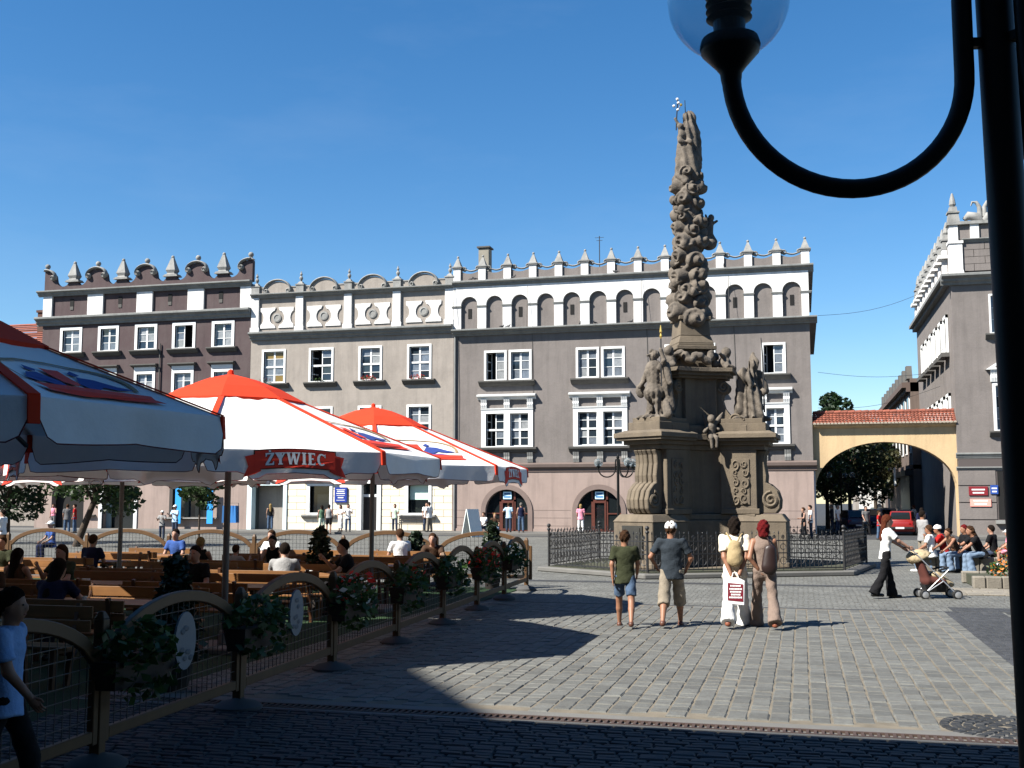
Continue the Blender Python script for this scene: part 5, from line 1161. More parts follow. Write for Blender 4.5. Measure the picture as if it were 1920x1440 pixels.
rowname = ['nearest row', 'second row', 'third row', 'fourth row', 'fifth row', 'sixth row', 'row nearest the houses']
colname = ['beside the near fence', 'in the middle of the cafe', 'at the cafe left']
for r_, y in enumerate((7.6, 10.3, 13.0, 15.9, 18.7, 21.5, 24.2)):
    for c_, x in enumerate((-8.9, -11.5, -15.4)):
        t, bs_ = bench_set(0, x+.15*math.sin(r_*3), y)
        t['label'] = f'long plank beer table {colname[c_]}, {rowname[r_]}'
        bs_[0]['label'] = f'pine bench, near side of table {colname[c_]}, {rowname[r_]}'; bs_[1]['label'] = f'pine bench, far side of table {colname[c_]}, {rowname[r_]}'
        if True:
            bs_[0]['label'], bs_[1]['label'] = bs_[1]['label'], bs_[0]['label']
GLS = mat('glass_ashtray', (.6,.62,.62), .2)
for k, (x, y, w) in enumerate(((-9.2, 13.0, 'glass ashtray on the third table beside the fence'), (-11.2, 15.9, 'glass ashtray on the fourth table in the middle'), (-8.6, 18.7, 'glass ashtray on the fifth table beside the fence'))):
    tag(O('ashtray', MB().lathe([(.05, 0), (.07, .05), (.055, .05), (.04, .015)], (0,0,0), 10), GLS, None, loc=(x, y, .785)), w, 'ashtray', 'ashtrays on the beer tables')
THUJA = leafmat('dark_conifer', (.02,.045,.015), .15)
def thuja(label, x, y, h, r):
    t = T('conifer_shrub', label, 'shrub', (x, y, .02), group='potted conifers in the cafe')
    O('pot', MB().lathe([(.16, 0), (.22, .34), (.2, .34), (.17, .3)], (0,0,0), 12), mat('dark_pot', (.04,.03,.025), .8), t); O('trunk', MB().tube([(0,0,.3), (0,0,h*.8)], [.03, .01], 6), TEAK, t)
    m = MB()
    for j in range(9): m.merge(leafcloud(130, (0, 0, .38+(h-.4)*j/9), (r*(1-.75*j/9), r*(1-.75*j/9), h/12), .06, rng))
    O('foliage', m, THUJA, t)
thuja('dark potted conifer by the near fence, left part of the cafe', -6.75, 11.2, 1.5, .36)
thuja('dark potted conifer among the tables under the second umbrella', -9.0, 20.05, 1.6, .42); thuja('small potted conifer at the rear right corner of the cafe', -7.1, 25.6, 1.6, .42)
thuja('dark conifer between rear fence and white-shirted guest', -9.0, 25.6, 1.35, .4); thuja('dark conifer at the far left of the cafe', -14.6, 17.2, 2.2, .45)
# ------------------------------------------------------------------ people
SK = {'fair': mat('skin_fair', (.52,.29,.2), .55, var=.15, scale=9), 'tan': mat('skin_tanned', (.4,.19,.11), .55, var=.15, scale=9)}
HAIR = {k: mat('hair_'+k, c, .9, var=.5, scale=24, bump=.02, bscale=40, spec=.08) for k, c in {'dark': (.018,.012,.009), 'brown': (.07,.035,.018), 'auburn': (.12,.032,.015), 'red': (.16,.012,.014), 'blond': (.4,.27,.11), 'grey': (.22,.2,.18)}.items()}
CL = {}
def clo(k, c): CL[k] = mat('cloth_'+k, c, .9, var=.35, scale=9, bump=.02, bscale=11, spec=.15)
for k, c in {'white': (.68,.68,.66), 'cream': (.68,.62,.5), 'olive': (.052,.06,.03), 'slate': (.042,.055,.07), 'khaki': (.36,.31,.24), 'denim': (.1,.16,.26), 'lightdenim': (.24,.34,.48), 'black': (.012,.012,.014), 'taupe': (.3,.225,.185),
             'red': (.55,.02,.02), 'blue': (.06,.14,.45), 'navy': (.012,.018,.06), 'pink': (.65,.24,.32), 'grey': (.2,.2,.2), 'lightgrey': (.42,.42,.42), 'green': (.14,.26,.16), 'yellow': (.7,.5,.06), 'brown': (.09,.05,.03), 'palegreen': (.5,.62,.48), 'jeans': (.05,.07,.12), 'skyblue': (.35,.5,.66), 'shade': (.2,.34,.6)}.items(): clo(k, c)
SHOE = {'brown': mat('shoe_brown', (.13,.05,.03), .5), 'black': mat('shoe_black', (.012,.012,.012), .4), 'white': mat('shoe_white', (.7,.7,.7), .6), 'tan': mat('sandal_tan', (.32,.1,.05), .5)}
EYE = mat('eye_dark', (.01,.01,.01), .2); LIP = mat('lip', (.3,.09,.08), .5)
POSES = {
 'stand': dict(L=(2, 3), R=(-3, 4), al=(4, 9, 14), ar=(-3, 9, 18)),
 'contra': dict(L=(6, 12), R=(-3, 0), al=(15, 14, 70), ar=(0, 8, 10)),
 'walkL': dict(L=(20, 8), R=(-16, 22), al=(-14, 8, 14), ar=(16, 8, 24)),
 'walkR': dict(L=(-16, 22), R=(20, 8), al=(16, 8, 24), ar=(-14, 8, 14)),
 'hip': dict(L=(2, 3), R=(-3, 4), al=(10, 40, 85), ar=(-3, 10, 30)),
 'cross': dict(L=(2, 3), R=(-3, 4), al=(18, 12, 95), ar=(18, 12, 95)),
 'sit': dict(L=(84, 88), R=(80, 80), al=(10, 12, 48), ar=(14, 10, 42), seat=.47, lean=6),
 'sitfwd': dict(L=(84, 95), R=(80, 85), al=(16, 8, 38), ar=(20, 8, 46), seat=.47, lean=28),
 'sitrest': dict(L=(86, 92), R=(86, 92), al=(18, 10, 58), ar=(26, 8, 108), seat=.47, lean=16),
 'push': dict(L=(12, 4), R=(-12, 16), al=(32, 6, 24), ar=(36, 6, 22), lean=5)}
def person(label, loc, rz_, pose='stand', h=1.72, top=('white', 'tee'), bot=('denim', 'long'), hair=('brown', 'short'), shoe='black', skin='fair', fine=False, wrists=None, female=False, z=0.0, group=None, head=(0, 0)):
    ps = POSES[pose]; t = T('person', label, 'person', (loc[0], loc[1], z), rz_, group); s = h/1.76
    vx = (.0165 if fine else .029)/s; lean = R(ps.get('lean', 1)); V = Vector
    u = V((0, math.sin(lean), math.cos(lean))); J = {}
    pz = 1.0
    def leg(sd, fl, kn):
        f = R(fl); k = R(fl-kn); ab = .05 if 'seat' not in ps else .14
        hip = V((sd*.095, 0, pz-.03)); knee = hip+V((sd*ab, math.sin(f), -math.cos(f))).normalized()*.44; ank = knee+V((sd*.01, math.sin(k), -math.cos(k))).normalized()*.43
        return hip, knee, ank
    for nm, sd in (('L', -1), ('R', 1)): J[nm] = leg(sd, *ps[nm])
    low = min(J['L'][2].z, J['R'][2].z)
    dz = (.085-low) if 'seat' not in ps else (ps['seat']/s+.12-pz)
    for nm in 'LR': J[nm] = tuple(p+V((0,0,dz)) for p in J[nm])
    P0 = V((0, 0, pz+dz)); waist = P0+u*.14; chest = P0+u*.36; sh = P0+u*.475; nk = P0+u*.52; hdc = nk+V((0, .02+math.sin(lean)*.1+.05*math.sin(R(head[0])), .148))
    sw = .165 if female else .19; arms = {}
    for nm, sd in (('al', -1), ('ar', 1)):
        f, ab, e = [R(q) for q in ps[nm]]; S0 = sh+V((sd*sw, 0, 0))
        if wrists and nm in wrists:
            W_ = P0+V(wrists[nm]); mid = (S0+W_)/2; dd = W_-S0; L_ = min(dd.length, .53); out = V((sd*.7, -.5 if wrists[nm][1] < .15 else -.2, -.3)).normalized(); E_ = mid+out*math.sqrt(max(0.0004, .27**2-(L_/2)**2))
        else:
            E_ = S0+V((sd*math.sin(ab), math.sin(f+lean)*math.cos(ab), -math.cos(f+lean)*math.cos(ab)))*.29; W_ = E_+V((-sd*.22*min(1, e), math.sin(f+e), -math.cos(f+e))).normalized()*.25
        arms[nm] = (S0, E_, W_)
    A = (1, .66, 1); cap = lambda a, b, r0, r1, asp=None, clips=None: ('cap', tuple(a), tuple(b), r0, r1, asp, clips)
    body = [('ell', tuple(hdc+V((0,-.01,.02))), (.084,.102,.118)), ('ell', tuple(hdc+V((0,.025,-.055))), (.06,.07,.075)), cap(nk-u*.04, hdc-V((0,.01,.05)),   .066, .062), ('ell', tuple(hdc+V((0,.1,-.015))), (.016,.022,.03)),
            ('ell', tuple(hdc+V((.08,-.005,-.005))), (.014,.025,.034)), ('ell', tuple(hdc+V((-.08,-.005,-.005))), (.014,.025,.034)),
            cap(P0, waist, .145, .125, A), cap(waist, chest, .125, .155, A), cap(sh+V((-sw*.75,0,-.02)), sh+V((sw*.75,0,-.025)), .055, .055)]
    for nm in ('al', 'ar'):
        S0, E_, W_ = arms[nm]; body += [cap(S0-V((0,0,.01)), E_, .05, .043), cap(E_, W_, .043, .03)]
    for nm in 'LR':
        a, b, c = J[nm]; ft = c+V((0, .16, -.05)); body += [cap(a, b, .088, .06), cap(b, b+(c-b)*.4, .058, .058), cap(b+(c-b)*.4, c, .056, .036), cap(c+V((0,-.03,-.045)), ft, .035, .032)]
    mb = sdf_mesh(body, vx, .02)
    for nm, sd in (('al', -1), ('ar', 1)):                   # hands: palm, four fingers, thumb
        S0, E_, W_ = arms[nm]; d = (W_-E_).normalized(); side = V((0, 1, 0))-d*d.y
        side = side.normalized() if side.length > .1 else V((1,0,0)); nrm = d.cross(side); pm = W_+d*.05
        mb.tube([W_-d*.02, W_+d*.03, W_+d*.085], [.027, .036, .034], 8, flat=(.5, 1.05) if True else None)
        for i, ln in enumerate((.062, .075, .07, .055)):
            q = W_+d*.08+side*(.027-.018*i); mb.tube([q, q+d*ln*.5+nrm*.004*sd, q+d*ln*.86+nrm*.02*-sd], [.0095, .009, .006], 5)
        q = W_+d*.03+side*.03; mb.tube([q, q+d*.03+side*.022, q+d*.06+side*.022], [.012, .011, .007], 5)
    def fin(m, name, mt, par=t):
        m.v = [(p[0]*s, p[1]*s, p[2]*s) for p in m.v]; return O(name, m, mt, par, smooth=80)
    fin(mb, 'body', SK[skin])
    wr = (lambda P: .007*np.sin(P[..., 2]*38+5*P[..., 0])*np.sin(P[..., 0]*23+P[..., 1]*19)) if fine else None
    tc, tk = top; hemz = -.15 if tk in ('tee', 'long', 'blouse') else -.02
    if tk != 'dress': pass
    if tk:
        nkl = (tuple(nk-u*.012), tuple(u)); inf = .02
        hem = (tuple(P0+u*hemz), tuple(-u))
        g = [cap(P0-u*.2, waist, .215 if not female else .2, .16 if not female else .145, A, [hem]), cap(waist, chest, .16 if not female else .145, .18, A, [hem]), cap(chest, sh-u*.04, .175, .13, A, [nkl])]
        if tk == 'tank': g += [cap(sh+V((sd*sw*.42,0,-.05)), sh+V((sd*sw*.55,0,.035)), .075, .05, (1,1.1,1)) for sd in (-1, 1)]
        else: g.append(cap(sh+V((-sw*.8,0,-.02)), sh+V((sw*.8,0,-.02)), .08, .08, None, [nkl]))
        for nm in ('al', 'ar'):
            S0, E_, W_ = arms[nm]
            if tk in ('tee', 'blouse'):
                e = S0+(E_-S0)*.72; g.append(cap(S0-V((0,0,.012)), S0+(E_-S0)*.95, .066, .074, None, [(tuple(e), tuple((E_-S0).normalized()))]))
            elif tk == 'long': g += [cap(S0, E_, .072, .06), cap(E_, W_, .06, .044, None, [(tuple(W_), tuple((W_-E_).normalized()))])]
        fin(sdf_mesh(g, vx*1.05, .03, wr), 'shirt' if tk != 'dress' else 'dress', CL[tc])
    bc, bk = bot
    if bk:
        g = [cap(P0-u*.02, P0+u*.06, .15, .14, A, [(tuple(P0+u*.07), tuple(u))])]
        for nm in 'LR':
            a, b, c = J[nm]; d1 = (b-a).normalized(); d2 = (c-b).normalized()
            if bk == 'shorts': g.append(cap(a, b, .094, .098, None, [(tuple(b-d1*.09), tuple(d1))]))
            elif bk == 'baggy': g += [cap(a, b, .096, .102), cap(b, b+d2*.25, .102, .1, None, [(tuple(b+d2*.14), tuple(d2))])]
            elif bk == 'flare': g += [cap(a, b, .096, .078), cap(b, c+d2*.04, .078, .118, (1,1,1), [(tuple(c+d2*.035), tuple(d2))])]
            elif bk == 'skirt': pass
            else: g += [cap(a, b, .096, .08), cap(b, c, .08, .072, None, [(tuple(c-d2*.01), tuple(d2))])]
        if bk == 'skirt':
            k_ = (J['L'][1]+J['R'][1])/2; an = (J['L'][2]+J['R'][2])/2
            g += [cap(P0, k_, .17, .19, (1,.8,1)), cap(k_, an, .19, .2, (1,.85,1), [(tuple(an+V((0,0,.12))), (0,0,-1))])]
        fin(sdf_mesh(g, vx*1.05, .025, wr), 'trousers' if bk != 'skirt' else 'skirt', CL[bc])
    hc, hk = hair
    cuts = lambda P: np.maximum((P[..., 1]-(hdc.y+.045))*.8-(P[..., 2]-hdc.z-.045)*1.0, -1)
    hp = [('ell', tuple(hdc+V((0,-.016,.03))), (.097,.115,.121))]
    low_ = {'short': -.07, 'cap': -.06, 'long': -1, 'bob': -.13, 'bun': -.05, 'bald': -.02}.get(hk, -.06)
    if hk == 'long': hp += [cap(hdc+V((0,-.06,0)), nk-u*.22+V((0,-.1,0)), .085, .06, (1.2,.7,1))]
    if hk == 'bob': hp += [cap(hdc+V((0,-.04,0)), hdc+V((0,-.06,-.1)), .095, .085)]
    if hk == 'bun': hp += [('ell', tuple(hdc+V((0,-.12,.02))), (.05,.05,.05))]
    hm = sdf_mesh(hp, vx*.8, .03, (lambda P: .01*np.sin(P[..., 0]*75)*np.sin(P[..., 2]*48+P[..., 1]*30)) if fine else None, lambda P: np.maximum(np.where(P[..., 1] > hdc.y-.05, np.minimum((P[..., 1]-hdc.y-.03)-(P[..., 2]-hdc.z-.03)*1.1, P[..., 1]-hdc.y+.05), -1), -(P[..., 2]-hdc.z-low_)))
    fin(hm, 'hair', HAIR[hc])
    if hk == 'cap':
        cm = sdf_mesh([('ell', tuple(hdc+V((0,-.012,.045))), (.104,.122,.106))], vx*.8, .02, None, lambda P: -(P[..., 2]-hdc.z-.015)); cm.merge(sdf_mesh([('ell', tuple(hdc+V((0,.12,.045))), (.075,.09,.012))], vx*.6, .01))
        fin(cm, 'cap', CL['white'] if not isinstance(head, dict) else CL[head['cap']])
    for sd in (-1, 1):
        fin(MB().ball(hdc+V((sd*.032, .086, .012)), (.012,.008,.008), 6, 4), 'eye', EYE)
    fin(MB().ball(hdc+V((0, .09, -.062)), (.024,.01,.007), 6, 4), 'mouth', LIP)
    for nm in 'LR':
        c = J[nm][2]; q = sdf_mesh([cap(c+V((0,-.035,-.05)), c+V((0,.17,-.055)), .042, .04, (1.05,1,1)), cap(c+V((0,-.02,-.03)), c+V((0,.02,.0)), .046, .044)], max(vx*.9, .016), .02, None, lambda P: np.maximum(-(P[..., 2]-c.z+.085), P[..., 2]-c.z-.005))
        fin(q, 'shoe', SHOE[shoe])
    t['_j'] = 0; del t['_j']
    return t, {k: v*s for k, v in dict(P0=P0, chest=chest, sh=sh, wl=arms['al'][2], wr=arms['ar'][2], hd=hdc).items()}
def at(px, n, y0=None):                                     # place on the square that is seen at column px at distance n
    k = (px-960)/2092; return (n*(.9681*k-.2504)/(.9681+.2504*k), n)
def acc(name, label, cat, mb, mt, host, smooth=False):      # a thing carried by a person: own object at the same base
    t = T(name, label, cat, host.location.copy(), host.rotation_euler[2]); O(name+'_body', mb, mt, t, smooth=smooth); return t
# the four walkers
boy, _ = person('boy in olive T-shirt and grey-blue shorts walking away, leftmost of the four', (-2.86, 18.5), R(6), 'walkL', 1.6, ('olive', 'tee'), ('denim', 'shorts'), ('brown', 'short'), 'brown', 'tan', True, head=(-10, 0))
man, jm = person('man in slate T-shirt, khaki shorts and white cap walking away', (-2.12, 18.72), R(2), 'walkR', 1.75, ('slate', 'tee'), ('khaki', 'baggy'), ('brown', 'cap'), 'brown', 'tan', True, wrists={'ar': (.24, .16, .02), 'al': (-.26, .14, .05)})
wom, jw = person('person in cream T-shirt and white trousers with hands behind the back', (-1.1, 18.95), R(3), 'walkR', 1.82, ('cream', 'tee'), ('white', 'flare'), ('dark', 'bob'), 'tan', 'tan', True, wrists={'ar': (.06, -.2, -.1), 'al': (-.06, -.2, -.1)})
wo2, jr = person('red-haired woman in taupe top and trousers with dark shoulder bag', (-.63, 18.92), R(6), 'walkL', 1.77, ('taupe', 'tank'), ('taupe', 'flare'), ('red', 'bob'), 'tan', 'tan', True, female=True, wrists={'al': (-.1, -.08, .02)})
# backpack, shopping bag, shoulder bag
BEIGEF = mat('beige_canvas', (.5,.38,.2), .85, var=.2, scale=9, bump=.01, bscale=16)
c = jw['chest']; bp_ = T('backpack', 'beige canvas backpack on the person in cream T-shirt', 'backpack', wom.location.copy(), wom.rotation_euler[2])
O('sack', sdf_mesh([('cap', (c.x, c.y-.2, c.z-.22), (c.x, c.y-.17, c.z+.0), .12, .09, (1.15,.62,1)), ('cap', (c.x, c.y-.23, c.z-.25), (c.x, c.y-.23, c.z-.16), .09, .08, (1.1,.6,1))], .018, .03, lambda P: .006*np.sin(P[..., 2]*40)*np.sin(P[..., 0]*30)), BEIGEF, bp_, smooth=80)
for sd in (-1, 1): O('strap', MB().tube([(sd*.05, c.y-.15, c.z+.07), (sd*.1, c.y-.11, c.z+.16), (sd*.13, c.y-.02, c.z+.2), (sd*.14, c.y+.1, c.z+.12)], .014, 6), BEIGEF, bp_)
BAGW = mat('white_plastic_bag', (.78,.76,.76), .4); BAGR = mat('dark_red_print', (.24,.012,.03), .5)
w0 = (jw['wl']+jw['wr'])/2; bg_ = T('shopping_bag', 'white and dark red plastic bag held behind the back', 'bag', wom.location.copy(), wom.rotation_euler[2])
yb = w0.y-.05; zt_ = w0.z-.04
O('sheet', MB().prism([(-.15, zt_-.42), (.14, zt_-.44), (.155, zt_-.05), (.05, zt_), (-.06, zt_), (-.14, zt_-.06)], yb-.03, yb+.02), BAGW, bg_, bevel=.01)
O('print', MB().prism([(-.125, zt_-.36), (.12, zt_-.38), (.125, zt_-.1), (-.12, zt_-.08)], yb-.036, yb-.031), BAGR, bg_)
O('handle', MB().tube([(-.06, yb, zt_-.02), (-.03, yb, zt_+.08), (.03, yb, zt_+.08), (.06, yb, zt_-.02)], .008, 5), BAGW, bg_)
for k, (zz_, w) in enumerate(((.14, .08), (.19, .095), (.235, .085), (.28, .07), (.325, .1))):
    lm = MB(); x = -w
    while x < w: ww = rng.uniform(.012, .024); lm.box(x, x+ww, yb-.04, yb-.0365, zt_-zz_, zt_-zz_+.026); x += ww+.006
    O('lettering', lm, BAGW, bg_)
c = jr['chest']; sb_ = T('shoulder_bag', 'dark leather bag slung on the red-haired woman', 'bag', wo2.location.copy(), wo2.rotation_euler[2])
O('pouch', sdf_mesh([('cap', (.07, c.y-.19, c.z-.3), (.09, c.y-.17, c.z-.04), .13, .1, (1,.5,1))], .018, .03), mat('dark_leather', (.03,.014,.012), .45), sb_, smooth=80)
O('strap', MB().tube([(.1, c.y-.17, c.z+.02), (.06, c.y-.13, c.z+.16), (.02, c.y-.02, c.z+.21), (-.04, c.y+.1, c.z+.1)], .012, 6), MATS['dark_leather'], sb_)
# woman with the pushchair
pw, jp = person('woman with long auburn hair, white T-shirt and black flared trousers pushing a pushchair', (1.7, 25.45), R(-78), 'push', 1.76, ('white', 'tee'), ('black', 'flare'), ('auburn', 'long'), 'black', 'fair', True, female=True)
st = T('pushchair', 'beige and brown pushchair with silver frame in front of the woman', 'pushchair', (2.72, 25.72, 0), R(-78))
ALU = mat('brushed_aluminium', (.5,.51,.52), .35, metal=.7); TYRE = mat('rubber_tyre', (.015,.015,.015), .7); BRN = mat('brown_pushchair_cloth', (.12,.03,.02), .85); BEI = mat('beige_pushchair_cloth', (.55,.44,.27), .85); BLK = mat('black_pushchair_cloth', (.012,.012,.012), .85)
fr = []
for sd in (-1, 1):
    x = sd*.22
    O('side_frame', MB().tube([(x, -.55, 1.05), (x, -.5, 1.0), (x, .35, .12)], .013, 8).tube([(x, -.3, .12), (x, .22, .62)], .012, 8).tube([(x, -.3, .12), (x, .1, .38)], .01, 6), ALU, st, smooth=True)
    for yy, nm in ((-.3, 'wheel'), (.38, 'wheel')):
        for o_ in (-.035, .035):
            w = O(nm, MB().tube([(x+o_, yy+.085*math.cos(2*math.pi*i/16), .1+.085*math.sin(2*math.pi*i/16)) for i in range(16)], .016, 6, closed=True), TYRE, st, smooth=True)
            O('hub', MB().lathe([(.07, -.008), (.075, 0), (.03, .012), (.0, .014)], (x+o_, yy, .1), 12, Matrix.Rotation(R(90), 4, 'Y')), ALU, w, smooth=True)
O('handlebar', MB().tube([(-.22, -.55, 1.05), (-.2, -.6, 1.08), (.2, -.6, 1.08), (.22, -.55, 1.05)], .016, 8), BLK, st, smooth=True)
O('seat', sdf_mesh([('cap', (0,-.18,.38), (0,.12,.36), .2, .17, (1,.7,.6)), ('cap', (0,-.2,.4), (0,-.36,.86), .19, .17, (1.05,.42,1))], .028, .05), BRN, st, smooth=80)
O('hood', sdf_mesh([('ell', (0,-.3,.86), (.23,.3,.18))], .028, .03, None, lambda P: np.maximum((P[..., 1]+.3)*.6-(P[..., 2]-.82), np.abs(np.linalg.norm((P-np.array([0,-.3,.86]))/np.array([.23,.3,.18]), axis=-1)-.96)*.2-.02)), BEI, st, smooth=80)
O('footmuff', sdf_mesh([('cap', (0,.0,.5), (0,.3,.3), .15, .12, (1,.8,.55))], .028, .03), BEI, st, smooth=80)
O('basket', MB().taper(0, -.02, .14, .3, .14, .2, .19, .26), BLK, st)
O('bumper_bar', MB().tube([(-.21, .0, .6), (-.18, .22, .66), (.18, .22, .66), (.21, .0, .6)], .02, 8), BLK, st, smooth=True)
# seated and standing group at the right-hand planter
grp = 'people gathered at the stone planter'
person('standing man in grey vest over white shirt behind the seated group', (3.55, 36.6), R(-60), 'contra', 1.74, ('lightgrey', 'tee'), ('khaki', 'baggy'), ('dark', 'short'), 'black', 'tan', group=grp)
for lb, x, y, r_, po, h, tp, bt, hr, sh_ in (
    ('seated youth in white T-shirt and light jeans, leftmost on the planter', 3.62, 34.75, 70, 'sit', 1.7, ('white', 'tee'), ('lightdenim', 'long'), ('brown', 'short'), 'white'),
    ('seated person in red shirt and white cap on the planter', 4.0, 35.0, 80, 'sitrest', 1.74, ('red', 'tee'), ('lightdenim', 'long'), ('dark', 'cap'), 'white'),
    ('seated girl in dark top with hair pulled back on the planter', 4.3, 34.8, 120, 'sitfwd', 1.64, ('brown', 'tank'), ('lightdenim', 'flare'), ('brown', 'bun'), 'black'),
    ('seated red-haired person behind the dark-haired one on the planter', 4.62, 35.1, 110, 'sit', 1.72, ('black', 'tee'), ('lightdenim', 'long'), ('red', 'short'), 'black'),
    ('seated person in black T-shirt bending forward with long brown hair', 4.95, 34.7, 105, 'sitfwd', 1.78, ('black', 'tee'), ('lightdenim', 'flare'), ('brown', 'long'), 'black')):
    person(lb, (x, y), R(r_), po, h, tp, bt, hr, sh_, 'tan', True, group=grp, z=.0)
person('child in yellow cap and pink top beside the orange flowers', (5.75, 34.9), R(80), 'sit', 1.3, ('pink', 'tee'), ('pink', 'shorts'), ('blond', 'cap'), 'white', group=grp, head={'cap': 'yellow'} if False else (0, 0), z=.1)
person('seated person in dark jeans at the right end of the planter', (5.4, 35.4), R(60), 'sit', 1.7, ('black', 'tee'), ('jeans', 'long'), ('dark', 'short'), 'black', group=grp)
# people along the house fronts and in the gateway
FAR = [ # label, column, distance, facing, pose, height, top, bottom, hair
 ('man in white shirt beside a woman in dark, right of the column', 1516, 63, 100, 'stand', 1.78, ('white','tee'), ('jeans','long'), ('dark','short')),
 ('woman in dark dress beside the white-shirted man, right of the column', 1503, 62.6, 110, 'contra', 1.66, ('black','tank'), ('black','skirt'), ('brown','bun')),
 ('woman in pink top at the second arched door', 1088, 65.4, 10, 'stand', 1.68, ('pink','tee'), ('white','long'), ('blond','bob')),
 ('man in pale blue shirt with shoulder strap entering the first arched door', 954, 66.2, 0, 'hip', 1.76, ('skyblue','tee'), ('jeans','long'), ('brown','short')),
 ('man in navy sleeveless top by the first arched door', 977, 65.8, 20, 'stand', 1.76, ('navy','tank'), ('denim','long'), ('grey','short')),
 ('seated man in white shirt by the menu board', 909, 61.5, 150, 'sit', 1.75, ('white','tee'), ('jeans','long'), ('brown','short')),
 ('seated woman in dark print top by the menu board', 928, 61.2, 200, 'sit', 1.68, ('brown','tee'), ('lightdenim','long'), ('blond','bob')),
 ('woman in pale green top and jeans with black handbag at the cream wall', 742, 66.4, 190, 'contra', 1.68, ('palegreen','tee'), ('jeans','long'), ('brown','bob')),
 ('man in white shirt near the window with green blind', 806, 65.4, 60, 'stand', 1.8, ('white','tee'), ('khaki','long'), ('dark','short')),
 ('dark-haired man in white behind the other by the green blind window', 801, 66.6, 200, 'stand', 1.78, ('white','tee'), ('jeans','long'), ('dark','short')),
 ('woman in white top and jeans near the blue notice board', 655, 64.8, 200, 'cross', 1.68, ('white','tee'), ('denim','long'), ('brown','long')),
 ('woman in white dress next to the woman in jeans', 641, 65.0, 160, 'contra', 1.62, ('white','tee'), ('white','skirt'), ('brown','long')),
 ('man in grey waistcoat and dark shorts seen from behind', 619, 63.5, 10, 'stand', 1.78, ('lightgrey','tank'), ('black','shorts'), ('dark','short')),
 ('person in pale green top beside the grey waistcoat', 606, 63.8, 40, 'stand', 1.74, ('green','tank'), ('palegreen','long'), ('dark','bob')),
 ('woman in black top and jeans standing in the passage', 510, 66.8, 30, 'stand', 1.68, ('black','tank'), ('denim','long'), ('blond','long')),
 ('man in pale T-shirt and cap standing before the shop window', 333, 56, 170, 'cross', 1.78, ('skyblue','tee'), ('jeans','long'), ('brown','cap')),
 ('boy in white cap in front of the shop window', 309, 53, 190, 'cross', 1.5, ('lightgrey','tee'), ('jeans','long'), ('brown','cap')),
 ('man in red shirt at the dark archway', 146, 62, 120, 'stand', 1.8, ('red','tee'), ('denim','long'), ('dark','short')),
 ('man in grey T-shirt and jeans left of the red shirt', 132, 60.5, 30, 'stand', 1.8, ('grey','tee'), ('denim','long'), ('brown','short')),
 ('woman in pale top inside the dark archway', 106, 64, 180, 'contra', 1.66, ('pink','tank'), ('grey','long'), ('brown','bob')),
 ('person in yellow cap and blue shirt sitting behind the rear fence', 106, 34, 150, 'sit', 1.7, ('blue','tee'), ('navy','long'), ('blond','cap')),
 ('man in white T-shirt sitting at the left edge', 13, 36, 100, 'contra', 1.7, ('white','tee'), ('brown','long'), ('dark','short')),
 ('dark-haired woman in blue top walking through the gate', 1723, 60, 5, 'walkL', 1.7, ('navy','long'), ('black','long'), ('dark','long')),
 ('man in white shirt further inside the gateway', 1709, 78, 60, 'walkR', 1.76, ('white','tee'), ('jeans','long'), ('auburn','short')),
 ('figure in grey walking on the street behind the gate', 1619, 70, 200, 'walkL', 1.72, ('grey','tee'), ('black','long'), ('dark','short')),
 ('man in dark jacket in the shaded side of the gateway', 1556, 72, 100, 'stand', 1.78, ('slate','long'), ('jeans','long'), ('grey','short')),
 ('second man beside the jacketed one in the gateway shade', 1566, 71, 250, 'stand', 1.76, ('white','tee'), ('jeans','long'), ('grey','short')),
 ('child with raised hand beside the auburn-haired woman', 1643, 62, 250, 'hip', 1.5, ('red','tee'), ('denim','long'), ('brown','long')),
]
for lb, px, n_, fc, po, h, tp, bt, hr in FAR:
    zf = .13 if 63.9 < n_ < 68 and at(px, n_)[0] < .7 else 0
    person(lb, at(px, n_), R(fc), po, h, tp, bt, hr, 'black', 'fair', z=zf, group='people across the square')
